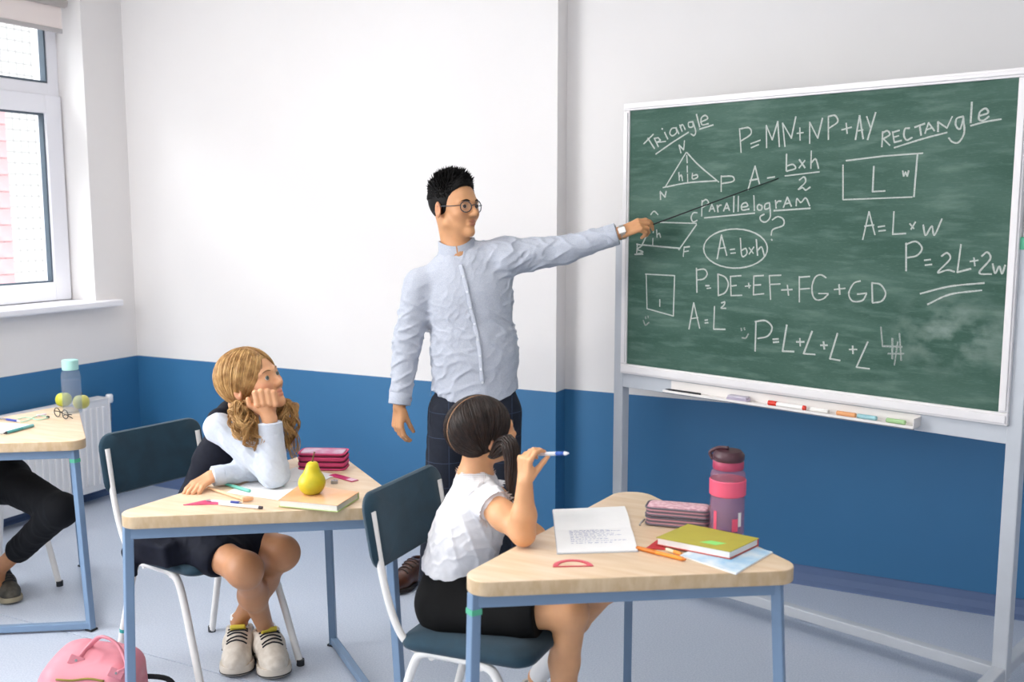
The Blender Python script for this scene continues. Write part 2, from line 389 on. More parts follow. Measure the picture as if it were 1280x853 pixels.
for (u0, u1, z0, z1) in ((BL0 - fr, BL1 + fr, BT, BT + fr), (BL0 - fr, BL1 + fr, BB - fr - 0.012, BB), (BL0 - fr, BL0, BB, BT), (BL1, BL1 + fr, BB, BT)):
    wobj('frame_strip', join_bm(bbox_(u0, u1, z0, z1, -0.004, 0.030, 0.003), bbox_(u0 + 0.006, u1 - 0.006, z0 + 0.008, z1 - 0.008, 0.028, 0.036, 0.002)), M_frame, board)
zc = BB - fr - 0.012
wobj('lower_rail', bbox_(BL0 - 0.03, BL1 + 0.03, zc - 0.062, zc - 0.002, -0.012, 0.012, 0.003), M_alu, board)
wobj('upper_rail', bbox_(BL0 - 0.03, BL1 + 0.03, BT - 0.02, BT + 0.02, -0.03, -0.006, 0.003), M_alu, board)
PU0 = uv(onboard(1268, 500, -0.03))[0] - 0.012; PU1 = BL1 + 0.052
M_tape = mat('green_tape', '57B58F', 0.5)
for pu in (PU0, PU1):
    p = wobj('post', bbox_(pu - 0.024, pu + 0.024, 0.06, BT - 0.50, -0.034, 0.014, 0.004), M_alu, board)
    wobj('post_upper', bbox_(pu - 0.014, pu + 0.014, BT - 0.52, BT - 0.40, -0.028, 0.006, 0.003), M_frame, board)
    wobj('clamp', join_bm(bbox_(pu - 0.03, pu + 0.03, BT - 0.53, BT - 0.49, -0.038, 0.018, 0.005), bbox_(pu - 0.034, pu - 0.026, BT - 0.57, BT - 0.48, -0.03, 0.0, 0.004)), M_tape if pu == PU0 else M_black, board)
    wobj('foot_bar', bbox_(pu - 0.02, pu + 0.02, 0.066, 0.106, -0.42, 0.16, 0.004), M_alu, board)
    for off in (-0.38, 0.12):
        c = bp(pu, 0, off)
        w = wobj('caster', tube([c + bd * 0.013 + A3(0, 0, 0.03), c - bd * 0.013 + A3(0, 0, 0.03)], 0.03, 20), M_black, board, 40)
        wobj('caster_fork', join_bm(bbox_(pu - 0.02, pu + 0.02, 0.058, 0.068, off - 0.014, off + 0.014, 0.002), bbox_(pu - 0.02, pu - 0.016, 0.024, 0.066, off - 0.01, off + 0.01), bbox_(pu + 0.016, pu + 0.02, 0.024, 0.066, off - 0.01, off + 0.01)), M_black, board)
wobj('base_bar', bbox_(PU0 + 0.02, PU1 - 0.02, 0.066, 0.106, -0.02, 0.02, 0.004), M_alu, board)
# chalk tray
TU0 = uv(onboard(1150, 515))[0]; TU1 = uv(onboard(838, 470))[0]
tz = zc - 0.042
wobj('tray', join_bm(bbox_(TU0, TU1, tz - 0.003, tz, 0.012, 0.075, 0.001), bbox_(TU0, TU1, tz, tz + 0.006, 0.072, 0.075, 0.0), bbox_(TU0, TU1, tz, tz + 0.036, 0.012, 0.015, 0.0), bbox_(TU0, TU0 + 0.003, tz, tz + 0.03, 0.012, 0.07, 0.0)), mat('tray_white', 'E9E4E0', 0.4), board)
wobj('tray_edge', bbox_(TU0, TU1, tz - 0.006, tz - 0.0025, 0.066, 0.0765, 0.0), mat('tray_edge_grey', '7A7F86', 0.4, 0.6), board)
# ---- chalk writing: strokes in crop pixels -> the board plane
CR = {1: (780, 120, 5.016), 2: (1020, 90, 4.488), 3: (780, 270, 5.016), 4: (1020, 260, 3.281), 8: (770, 90, 1.896)}
def ell(cx, cy, rx, ry, a0=0, a1=360, n=22): return [(cx + rx * math.cos(math.radians(a0 + (a1 - a0) * i / n)), cy + ry * math.sin(math.radians(a0 + (a1 - a0) * i / n))) for i in range(n + 1)]
WR = [
 ('chalk_heading', 'the word Triangle in white chalk', 1, '125,300 185,240|150,265 192,330|190,265 216,318|190,266 215,262 230,278 206,292|206,292 262,285|255,228 275,270|238,205 243,208|~330,200 300,205 288,235 305,250 330,230 327,202 345,238|350,182 365,222|~352,198 368,180 385,212|~432,162 405,168 410,196 434,190 432,162 450,222 440,248 420,238|455,115 475,195|~480,165 525,142 510,122 485,140 490,180 530,174|~200,365 300,295 405,228|475,208 560,182'),
 ('chalk_triangle', None, 1, '358,358 345,308 375,338 380,280|390,355 260,570|~395,355 470,435 595,540|~245,575 400,545 580,532|394,372 397,420|397,438 398,480|399,490 400,545|344,480 348,530|~347,508 360,498 368,532|~430,485 430,520 460,512 458,495 432,500|610,500 610,600|~610,505 680,505 685,535 612,550|230,650 228,600 258,635 265,598'),
 ('chalk_formula', None, 1, '725,205 735,355|~725,207 785,200 795,240 730,285|795,300 855,278|798,325 845,305|895,325 893,185 930,275 965,160 975,318|1010,318 995,170 1050,265 1078,130|1085,235 1125,230|1103,200 1105,278|1165,298 1165,165 1215,265 1245,140'),
 ('chalk_formula', None, 2, '70,380 70,250|~70,250 108,245 122,280 75,315|145,325 200,310|170,288 175,345|222,380 245,245 265,375|228,332 265,325|285,250 305,310|335,228 290,380'),
 ('chalk_formula', None, 1, '778,590 822,440 850,552|790,530 845,520|900,515 945,508|1020,365 1018,470|~1018,440 1060,430 1075,455 1020,472|1100,400 1135,450|1135,405 1098,452|1175,345 1172,455|~1172,422 1200,395 1212,420 1220,455|1010,502 1225,476|~1100,528 1130,508 1138,540 1095,585 1120,575 1140,590 1168,572'),
 ('chalk_heading', 'the word Parallelogram in white chalk', 1, '490,655 488,755|~490,665 515,650 530,672 492,700|535,725 552,680 570,725|541,710 566,706|585,685 590,728|~588,702 598,688 612,685|625,722 645,672 662,718|632,706 656,703|690,630 688,728|718,628 716,725|~735,700 775,690 765,670 740,682 742,715 785,710|815,625 818,720|~848,680 866,692 860,715 840,712 838,690 850,680|~912,670 886,680 885,710 913,700 912,672 918,755 890,790 860,782 855,757 880,742|950,655 955,705|~952,680 965,662 985,660|1000,700 1025,635 1050,692|1008,678 1042,670|~1080,690 1085,645 1110,668 1140,640 1165,690|505,765 820,735|940,720 1168,705'),
 ('chalk_parallelogram', None, 3, '215,40 455,47|160,85 115,180|115,182 345,203|455,55 345,212|~460,-20 435,-18 422,12 435,38 460,28|85,175 80,240|~80,178 112,186 85,210 120,226 80,240|68,242 120,240|378,195 372,255|378,197 412,193|375,225 405,220|186,85 184,106|182,140 181,182|205,88 208,135|~207,120 222,110 230,135|~168,-8 190,-29 214,-8'),
 ('chalk_formula', None, 3, '585,270 612,120 645,248|592,205 638,198|665,212 695,208|670,235 700,232|~730,140 740,250 770,238 765,205 738,216|785,200 812,235|815,195 785,240|830,148 838,248|~838,218 863,195 880,248|E700,205,200,123'),
 ('chalk_question_mark', None, 3, '~930,25 965,5 1000,22 998,60 935,85 923,122|925,147 930,153'),
 ('chalk_square', None, 3, '135,365 318,375 310,628 145,582 140,365|225,525 225,568'),
 ('chalk_formula', None, 3, '455,328 458,480|~455,340 505,335 522,365 500,395 458,402|512,438 535,438|520,455 545,452|590,365 592,500|~590,365 635,385 655,430 635,480 592,500|668,378 672,500|668,380 735,375|670,440 705,436|670,500 740,498|760,442 795,438|782,422 786,452|815,378 812,495|815,378 875,374|812,435 858,432|810,495 878,488|912,375 920,525|912,375 985,372|918,430 980,427|988,465 1055,462|1025,435 1032,498|1100,380 1100,540|1100,385 1165,380|1100,460 1165,455|~1268,388 1235,370 1200,385 1180,440 1185,500 1210,527 1250,520 1280,492|1220,487 1282,487'),
 ('chalk_formula', None, 4, '75,335 120,330|95,315 98,355|~182,300 155,310 135,350 150,382 190,380 208,352|170,354 208,350|230,308 232,388|~230,308 265,315 286,350 270,382 232,390'),
 ('chalk_formula', None, 3, '408,710 438,545 475,705|418,645 465,638|508,655 525,652|508,672 528,670|568,568 563,710 635,712|~612,546 632,540 627,560 610,578 640,580'),
 ('chalk_formula', None, 8, '332,592 330,662|~330,592 355,590 370,606 360,626 336,632|372,634 385,633|373,641 386,640|405,600 395,662 422,663|428,640 446,640|436,632 437,650|465,615 445,668 472,670|485,648 501,648|492,640 494,657|525,620 507,680 531,684|553,658 571,658|561,650 562,668|597,640 570,700 601,704'),
 ('chalk_crossed_marks', None, 8, '628,605 632,650 678,652|655,632 655,680|672,620 676,684|668,640 660,695|645,668 682,668'),
 ('chalk_formula', None, 4, '192,130 218,15 242,110|200,75 238,70|255,78 282,74|258,95 285,92|320,15 315,108 368,105|385,65 402,85|408,58 390,88|~440,70 450,112 475,75 486,112 517,45'),
 ('chalk_formula', None, 4, '370,145 370,258|~368,150 410,138 435,165 415,195 372,205|445,215 470,212|448,235 475,232|~515,198 538,185 550,210 500,264 540,255 568,262|595,150 580,264 635,250|632,220 665,215|648,205 652,238|~680,198 703,182 715,210 670,266 720,272|~725,230 735,268 752,240 763,270 776,235'),
 ('chalk_underline', None, 4, '~428,352 550,322 690,308|~458,396 550,355 680,338'),
 ('chalk_heading', 'the word Rectangle in white chalk', 2, '375,335 370,420|~372,345 400,330 414,352 375,377|380,377 415,412|430,335 440,395|430,340 468,328|435,367 465,358|440,395 480,385|~525,315 500,320 494,358 510,382 540,368|555,310 610,290|582,300 590,355|612,345 632,285 665,330|620,325 655,312|685,335 685,280 735,315 765,250|~825,250 790,262 785,300 808,320 828,262|~826,250 832,340 800,395 765,392 745,370|875,170 868,285|~915,247 965,230 952,205 920,225 915,265 940,272 970,250|~440,425 600,375 735,340|~868,302 950,280 1040,265'),
 ('chalk_rectangle', None, 2, '170,498 380,472 600,456|152,522 152,715|152,717 540,702|570,460 550,700|325,530 318,672 388,668|487,555 492,585 503,562 512,585 520,555'),
 ('chalk_smiley', None, 3, '~122,655 135,685 158,668|135,632 137,645|151,628 153,640'),
 ('chalk_smiley', None, 3, '735,705 738,720|755,702 758,715|~740,765 765,765 780,740'),
]
def chalk_mat(name, amt):
    m = bpy.data.materials.new(name); m.use_nodes = True; nt = m.node_tree; b = nt.nodes['Principled BSDF']
    b.inputs['Base Color'].default_value = (*lin('DDE3DC'), 1); b.inputs['Roughness'].default_value = 0.95; b.inputs['Specular IOR Level'].default_value = 0.1
    tr = nt.nodes.new('ShaderNodeBsdfTransparent'); mx = nt.nodes.new('ShaderNodeMixShader'); n = nt.nodes.new('ShaderNodeTexNoise'); n.inputs['Scale'].default_value = 420; n.inputs['Detail'].default_value = 3
    r = nt.nodes.new('ShaderNodeMapRange'); r.inputs[1].default_value = 0.25; r.inputs[2].default_value = 0.6; r.inputs[3].default_value = amt * 0.45; r.inputs[4].default_value = amt
    tc = nt.nodes.new('ShaderNodeTexCoord'); L = nt.links; L.new(tc.outputs['Object'], n.inputs['Vector']); L.new(n.outputs[0], r.inputs[0]); L.new(r.outputs[0], mx.inputs[0])
    L.new(tr.outputs[0], mx.inputs[1]); L.new(b.outputs[0], mx.inputs[2]); L.new(mx.outputs[0], nt.nodes['Material Output'].inputs[0]); return m
M_chalk, M_chalkf = chalk_mat('white_chalk', 0.70), chalk_mat('faint_chalk', 0.4)
def write(name, label, crop, s):
    ox, oy, k = CR[crop]; bm = bmesh.new()
    for st in s.split('|'):
        if st[0] == 'E': cx, cy, rx, ry = map(float, st[1:].split(',')); pts = ell(cx, cy, rx, ry, -100, 265, 30)
        else:
            sm = st[0] == '~'; pts = [tuple(map(float, q.split(','))) for q in st.lstrip('~').split()]
            if sm: pts = catmull(pts, 6)
        P = np.array([uv(onboard(ox + x / k, oy + y / k)) for x, y in pts])
        w = 0.0028 if crop != 8 else 0.0031
        for a, b in zip(P[:-1], P[1:]):                      # every stroke a run of thin raised ribbons with rounded joints
            d = b - a; L = np.linalg.norm(d)
            if L < 1e-5: continue
            d /= L; n = A3(-d[1], d[0]); hw = w * (0.85 + 0.3 * rng.random())
            q = [a - d * hw * 0.5 + n * hw, a - d * hw * 0.5 - n * hw, b + d * hw * 0.5 - n * hw, b + d * hw * 0.5 + n * hw]
            f = bm.faces.new([bm.verts.new(bp(x, z, 0.0228)) for x, z in q])
    o = wobj(name, bm, M_chalkf if name in ('chalk_smiley', 'chalk_crossed_marks') else M_chalk, board)
    if label: o['label'] = label
for w_ in WR: write(*w_)
# ---- things lying in the tray
def tray_thing(name, label, cat, x0, x1, y, maker, group='pens and chalks in the board tray'):
    u0, u1 = uv(onboard(x0, y))[0], uv(onboard(x1, y))[0]; uc = (u0 + u1) / 2; L = abs(u1 - u0)
    o = empty(name, bp(uc, tz + 0.0005, 0.045), math.atan2(bd[1], bd[0]) , label, cat, group); maker(o, L); return o
def rod(L0, L1, r, z=None, n=14): z = r if z is None else z; return tube([(L0, 0, z), (L1, 0, z)], r, n)
M_wp = mat('marker_white', 'F1F0EE', 0.35); M_red = mat('marker_red', 'D9331F', 0.4)
def mk_marker(o, L):
    obj('barrel', rod(-L / 2 + 0.008, L * 0.27, 0.0085), M_wp, o, 40); obj('cap', rod(L * 0.27, L / 2, 0.0095, 0.0095), M_red, o, 40); obj('end_plug', rod(-L / 2, -L / 2 + 0.009, 0.009, 0.009), M_red, o, 40)
tray_thing('board_marker', 'white board marker with red cap in the chalkboard tray', 'marker', 965, 1011, 494, mk_marker)
tray_thing('black_pen', 'thin black pen at the left end of the chalkboard tray', 'pen', 836, 880, 478, lambda o, L: (obj('barrel', rod(-L / 2, L / 2 - 0.02, 0.004), M_black, o, 40), obj('tip', tube([(L / 2 - 0.02, 0, 0.004), (L / 2, 0, 0.004)], [0.004, 0.001], 10), M_black, o, 40)))
tray_thing('board_eraser', 'small pale lilac board eraser in the chalkboard tray', 'eraser', 915, 940, 484, lambda o, L: (obj('felt', box((0, 0, 0.006), (L, 0.035, 0.012), 0.003), mat('eraser_lilac', 'B9AFC2', 0.8), o), obj('grip', box((0, 0, 0.0155), (L * 0.94, 0.031, 0.008), 0.003), mat('eraser_grip', 'C9C2CF', 0.6), o)))
for nm, x0, x1, y, c, lb in (('chalk_stick', 1017, 1040, 500, 'F1EEEA', 'white chalk stick between the marker and the orange chalk'), ('chalk_stick', 1050, 1074, 507, 'E8A877', 'orange chalk stick in the chalkboard tray'), ('chalk_stick', 1076, 1100, 511, '9CC7CE', 'pale blue chalk stick in the chalkboard tray'), ('chalk_stick', 1112, 1136, 516, 'A8CB95', 'pale green chalk stick near the right end of the chalkboard tray')):
    def mk_chalk(o, L, c=c):
        o2 = obj('stick', tube([(-L / 2, 0, 0.0088), (-L / 2 + 0.002, 0, 0.0088), (L / 2 - 0.002, 0, 0.0088), (L / 2, 0, 0.0088)], [0.0065, 0.0085, 0.0085, 0.0065], 14), mat('chalk_' + c, c, 0.95), o, 40)
    tray_thing(nm, lb, 'chalk', x0, x1, y, mk_chalk)

# ================================================================== DESKS
M_top = mat('desk_beech_laminate', 'E9D1B6', 0.42, color2='DEC09C', scale=4, stretch=(1.2, 9, 1), bump=0.02, bscale=60)
M_edge = mat('desk_edge_band', 'D3BA98', 0.5, color2='C3A680', scale=7, stretch=(8, 1.5, 3))
M_steel = mat('desk_blue_steel', '7891AE', 0.4, var=0.05, scale=8)
DT, DTH = 0.75, 0.038
DA, DB, DC = A3(0, 0), A3(0.728, 0.470), A3(0.085, 0.993)
def make_desk(loc, rz, label):
    d = empty('school_desk', (loc[0], loc[1], 0), rz, label, 'desk', 'triangular school desks')
    top = prism(roundpoly([DA, DB, DC], [0.05, 0.05, 0.07], 10), DT - DTH, DT, 0.004, 3)
    for f in top.faces: f.material_index = 0 if f.normal.z > 0.6 else 1
    obj('tabletop', top, [M_top, M_edge], d, 35)
    cen = (DA + DB + DC) / 3
    ins = [cen + (p - cen) * k for p, k in ((DA, 0.86), (DB, 0.84), (DC, 0.86))]
    outp = [cen + (p - cen) * k for p, k in ((DA, 0.90), (DB, 0.93), (DC, 0.95))]
    zt = DT - DTH
    for i, j in ((0, 1), (1, 2), (2, 0)):
        obj('rail', beam((*ins[i], zt - 0.018), (*ins[j], zt - 0.018), 0.02, 0.036), M_steel, d)
    for i in range(3):
        a, b = A3(*ins[i], zt), A3(*outp[i], 0.002); obj('leg', beam(a, b, 0.026, 0.026, 0.003), M_steel, d)
        obj('foot_cap', box((*outp[i], 0.004), (0.034, 0.034, 0.008), 0.002), M_black, d)
    if abs(loc[0] + 2.262) > 0.1:
        i_ = 1 if loc[0] < -3 else 0; a, b = A3(*ins[i_], zt), A3(*outp[i_], 0.002); obj('tape_band', beam(a * 0.945 + b * 0.055, a * 0.925 + b * 0.075, 0.0285, 0.0285, 0.001), M_tape, d)
    for i, j in ((0, 1), (1, 2)):
        obj('floor_bar', beam((*outp[i], 0.022), (*outp[j], 0.022), 0.026, 0.026, 0.003), M_steel, d)
    return d
desk_front = make_desk((-1.142, 1.915), 0.0, 'triangular beech desk in front, holding the pink water bottle')
desk_mid = make_desk((-2.262, 1.905), math.radians(2.0), 'triangular beech desk of the blonde child, with the pear')
desk_left = make_desk((-3.80, 2.075), math.radians(1.5), 'triangular beech desk cut by the left picture edge, beside the radiator')

# ================================================================== CHAIRS
M_tube = mat('chair_white_tube', 'E9E6E2', 0.35)
M_teal = mat('chair_teal_velvet', '16394A', 0.85, var=0.25, scale=14, sheen=0.15, bump=0.08, bscale=200)
M_cap = mat('chair_foot_black', '20242A', 0.6)
def cushion(sx, sy, sz, r, puff=0.008):
    bm = bmesh.new(); poly = roundpoly([(-sx / 2, -sy / 2), (sx / 2, -sy / 2), (sx / 2, sy / 2), (-sx / 2, sy / 2)], r, 6)
    rings = [(0.0, -sz / 2, 0.93), (0.0, -sz / 2 + 0.008, 0.985), (0, 0, 1.0), (0, sz / 2 - 0.010, 0.985), (0, sz / 2 - 0.002, 0.95), (0, sz / 2 + puff * 0.6, 0.7), (0, sz / 2 + puff, 0.3)]
    vs = [[bm.verts.new((p[0] * k, p[1] * k, z)) for p in poly] for _, z, k in rings]; n = len(poly)
    for a, b in zip(vs[:-1], vs[1:]):
        for j in range(n): bm.faces.new((a[j], a[(j + 1) % n], b[(j + 1) % n], b[j]))
    bm.faces.new(vs[0][::-1]); bm.faces.new(vs[-1]); bmesh.ops.recalc_face_normals(bm, faces=bm.faces); return bm
def make_chair(loc, rz, label, tape=None):
    """local +x is the way the sitter faces; origin on the floor under the seat centre"""
    c = empty('school_chair', (loc[0], loc[1], 0), rz, label, 'chair', 'teal school chairs')
    seat = obj('seat', xf(cushion(0.40, 0.41, 0.036, 0.05), Matrix.Translation((0.0, 0, 0.442)) @ Matrix.Rotation(math.radians(-2), 4, 'Y')), M_teal, c, 50)
    bk = xf(cushion(0.215, 0.42, 0.030, 0.05, 0.006), Matrix.Translation((-0.275, 0, 0.732)) @ Matrix.Rotation(math.radians(80), 4, 'Y'))
    for v in bk.verts: v.co.x += -0.022 * (1 - (v.co.y / 0.21) ** 2)
    obj('backrest', bk, M_teal, c, 50)
    for s in (-1, 1):
        y = s * 0.185
        U = catmull([(-0.260, y * 1.10, 0.0), (-0.205, y * 1.05, 0.20), (-0.155, y, 0.375), (-0.115, y, 0.418), (-0.02, y, 0.422), (0.06, y, 0.418), (0.105, y, 0.375), (0.170, y * 1.05, 0.20), (0.235, y * 1.10, 0.0)], 6)
        obj('leg_frame', tube(U, 0.0125, 14), M_tube, c, 50)
        for q in (U[0], U[-1]): obj('foot_cap', tube([(q[0], q[1], 0.0), (q[0], q[1], 0.022)], 0.0142, 14), M_cap, c, 40)
        up = catmull([(-0.05, y * 0.93, 0.412), (-0.15, y * 0.95, 0.418), (-0.205, y * 0.97, 0.470), (-0.245, y, 0.60), (-0.278, y, 0.79)], 6)
        obj('back_upright', tube(up, 0.0105, 12), M_tube, c, 50)
    for x in (0.05, -0.10): obj('cross_bar', tube([(x, -0.185, 0.408), (x, 0.185, 0.408)], 0.009, 10), M_tube, c, 50)
    if tape is not None:
        a_, b_ = A3(-0.218, -0.196, 0.15), A3(-0.2155, -0.1955, 0.163); obj('tape_band', tube([a_, b_], 0.0132, 14), tape, c, 40)
    return c
chair_mid = make_chair((-2.47, 2.525), math.radians(-9), 'teal school chair the blonde child sits on', mat('teal_tape', '2F9E9A', 0.5))
chair_front = make_chair((-1.265, 2.385), math.radians(2), 'teal school chair the dark-haired child sits on', mat('dark_green_tape', '2C6A4A', 0.5))
chair_left = make_chair((-3.88, 2.66), math.radians(-8), 'teal school chair under the child at the left picture edge')
# ================================================================== PEOPLE: implicit bodies, meshed with surface nets
class Body:
    """smooth union / difference of tapered capsules and ellipsoids -> one continuous mesh"""
    def __init__(s): s.p = []; s.disp = None
    def cap(s, a, b, ra, rb=None, k=0.02, op='u', ax=None, flat=1.0):
        a, b = np.asarray(a, float), np.asarray(b, float); rb = ra if rb is None else rb
        if ax is not None: ax = nrm(ax)
        ba = b - a
        if ax is not None: ba = ba + ax * np.dot(ba, ax) * (1 / flat - 1)
        bb = np.dot(ba, ba) + 1e-12
        def f(P):
            q = P - a
            if ax is not None: q = q + (q @ ax)[..., None] * ax * (1 / flat - 1)
            t = np.clip((q @ ba) / bb, 0, 1); d = np.sqrt(((q - t[..., None] * ba) ** 2).sum(-1)) - (ra + (rb - ra) * t)
            return d if ax is None else d * (0.5 + 0.5 * min(flat, 1))
        s.p.append((f, op, k, (a + b) / 2, np.linalg.norm(b - a) / 2 + max(ra, rb) * max(1.0, flat))); return s
    def ell(s, c, r, R=None, k=0.02, op='u'):
        c, r = np.asarray(c, float), np.asarray(r, float)
        def f(P):
            q = P - c
            if R is not None: q = q @ R
            k0 = np.sqrt(((q / r) ** 2).sum(-1)); k1 = np.sqrt(((q / r ** 2) ** 2).sum(-1)) + 1e-9
            return k0 * (k0 - 1) / k1
        s.p.append((f, op, k, c, r.max())); return s
    def sph(s, c, r, k=0.02, op='u'): return s.cap(c, np.asarray(c, float) + 1e-6, r, r, k, op)
    def rbox(s, c, h, R=None, rad=0.01, k=0.01, op='u'):
        c, h = np.asarray(c, float), np.asarray(h, float)
        def f(P):
            q = P - c
            if R is not None: q = q @ R
            q = np.abs(q) - (h - rad); return np.sqrt((np.maximum(q, 0) ** 2).sum(-1)) + np.minimum(q.max(-1), 0) - rad
        s.p.append((f, op, k, c, np.linalg.norm(h))); return s
    def cut(s, o, n, k=0.004):
        """keep what lies behind the plane through o with outward normal n"""
        o, n = np.asarray(o, float), nrm(n)
        s.p.append((lambda P: (P - o) @ n, 'c', k, None, None)); return s
    def cuff(s, o, n, rad=0.075, k=0.004):
        """flat cut only near o (a sleeve's end)"""
        o, n = np.asarray(o, float), nrm(n); s.p.append((lambda P: np.where(((P - o) ** 2).sum(-1) < rad * rad, (P - o) @ n, -1.0), 'c', k, None, None)); return s
    def cutfn(s, f, k=0.004): s.p.append((f, 'c', k, None, None)); return s
    def __call__(s, P, near=None, hd=0.0):
        d = np.full(P.shape[:-1], 0.5)
        for f, op, k, c, r in s.p:
            if near is not None and c is not None:
                m = np.linalg.norm(near - c, axis=1) < r + hd + k + 0.03
                if not m.any(): continue
                e = f(P[m]); D = d[m]
            else: m = None; e = f(P); D = d
            if op == 'u': h = np.clip(0.5 + 0.5 * (e - D) / k, 0, 1); D = e * (1 - h) + D * h - k * h * (1 - h)
            else:
                g = -e if op == 's' else e
                h = np.clip(0.5 - 0.5 * (g - D) / k, 0, 1); D = g * (1 - h) + D * h + k * h * (1 - h)
            if m is None: d = D
            else: d[m] = D
        if s.disp is not None: d = d + s.disp(P)
        return d
    def hit(s, x, y, t0=1.2, t1=6.0):
        d = ray(x, y); d = d / np.linalg.norm(d); t = t0
        for _ in range(400):
            v = float(s((CAMP + d * t)[None])[0])
            if v < 0.0008: return CAMP + d * t
            t += max(v * 0.6, 0.0008)
            if t > t1: return None
    def hits(s, X, Y, t0=1.2, t1=6.0):
        d = np.array([ray(x, y) for x, y in zip(X, Y)]); d /= np.linalg.norm(d, axis=1)[:, None]; t = np.full(len(d), t0); live = np.ones(len(d), bool); ok = np.zeros(len(d), bool)
        for _ in range(250):
            ix = np.where(live)[0]
            if len(ix) == 0: break
            v = s(CAMP + d[ix] * t[ix, None]); done = v < 0.0008; ok[ix[done]] = True; live[ix[done]] = False; mv = ix[~done]; t[mv] += np.maximum(v[~done] * 0.6, 0.0008); live[mv[t[mv] > t1]] = False
        return [CAMP + d[i] * t[i] if ok[i] else None for i in range(len(d))]
    def mesh(s, name, h=0.003, smooth=1):
        lo = np.min([c - r for _, o, _, c, r in s.p if o == 'u'], 0) - 0.02; hi = np.max([c + r for _, o, _, c, r in s.p if o == 'u'], 0) + 0.02
        B = 12; bs = B * h; n = np.ceil((hi - lo) / bs).astype(int); NX = (n * B + 2).astype(np.int64)
        g = np.stack(np.meshgrid(*[np.arange(v) for v in n], indexing='ij'), -1).reshape(-1, 3)
        cen = lo + (g + 0.5) * bs; hd = bs * 0.87
        dc = s(cen); g = g[np.abs(dc) < hd * 1.45 + 0.008]
        cen = lo + (g + 0.5) * bs
        o = np.stack(np.meshgrid(*[np.arange(B + 1)] * 3, indexing='ij'), -1)
        keys, verts, faces = [], [], []
        key = lambda I: I[..., 0] + NX[0] * (I[..., 1] + NX[1] * I[..., 2])
        edge = []
        for ch in range(0, len(g), 400):
            gg = g[ch:ch + 400]; I = gg[:, None, None, None, :] * B + o[None]; P = lo + I * h
            m = len(gg); D = s(P.reshape(m, -1, 3), cen[ch:ch + 400], hd).reshape(m, B + 1, B + 1, B + 1)
            D = np.where(np.abs(D) < 1e-9, 1e-9, D); S = D < 0
            cnt = sum(S[:, i:B + i, j:B + j, k:B + k].astype(np.int8) for i in (0, 1) for j in (0, 1) for k in (0, 1))
            act = np.argwhere((cnt > 0) & (cnt < 8))
            if len(act) == 0: continue
            b, i, j, k = act.T; acc = np.zeros((len(act), 3)); num = np.zeros(len(act))
            for ax in range(3):
                for u in (0, 1):
                    for v in (0, 1):
                        e0 = [0, 0, 0]; oth = [q for q in range(3) if q != ax]; e0[oth[0]], e0[oth[1]] = u, v; e1 = list(e0); e1[ax] = 1
                        d0 = D[b, i + e0[0], j + e0[1], k + e0[2]]; d1 = D[b, i + e1[0], j + e1[1], k + e1[2]]
                        x = (d0 < 0) != (d1 < 0); t = np.where(x, d0 / np.where(x, d0 - d1, 1), 0)
                        p = np.tile(np.array(e0, float), (len(act), 1)); p[:, ax] += t; acc += p * x[:, None]; num += x
            cell = gg[b] * B + np.stack([i, j, k], 1)
            keys.append(key(cell)); verts.append(lo + (cell + acc / num[:, None]) * h)
            for ax in range(3):
                sl0 = S[:, :B, :B, :B]; sl1 = S[:, (1 if ax == 0 else 0):B + (1 if ax == 0 else 0), (1 if ax == 1 else 0):B + (1 if ax == 1 else 0), (1 if ax == 2 else 0):B + (1 if ax == 2 else 0)]
                E = np.argwhere(sl0 != sl1)
                if len(E): edge.append((ax, gg[E[:, 0]] * B + E[:, 1:], sl0[tuple(E.T)]))
        K = np.concatenate(keys); V = np.concatenate(verts); od = np.argsort(K); K, V = K[od], V[od]
        for ax, I, ins in edge:
            u, v = [(1, 2), (2, 0), (0, 1)][ax]; q = []
            for du, dv in ((0, 0), (-1, 0), (-1, -1), (0, -1)):
                J = I.copy(); J[:, u] += du; J[:, v] += dv; kk = key(J); ix = np.searchsorted(K, kk); ix = np.clip(ix, 0, len(K) - 1); q.append(np.where(K[ix] == kk, ix, -1))
            q = np.stack(q, 1); ok = (q >= 0).all(1); q = q[ok]; fl = ~ins[ok]; q[fl] = q[fl][:, ::-1]; faces.append(q)
        Q = np.concatenate(faces)
        for _ in range(smooth):
            acc = np.zeros_like(V); cnt = np.zeros(len(V))
            for a, b in ((0, 1), (1, 2), (2, 3), (3, 0)):
                np.add.at(acc, Q[:, a], V[Q[:, b]]); np.add.at(acc, Q[:, b], V[Q[:, a]]); np.add.at(cnt, Q[:, a], 1); np.add.at(cnt, Q[:, b], 1)
            V = 0.5 * V + 0.5 * acc / np.maximum(cnt, 1)[:, None]
        me = npmesh(name, V, Q); me.polygons.foreach_set('use_smooth', np.ones(len(Q), bool)); s.V = V
        return me
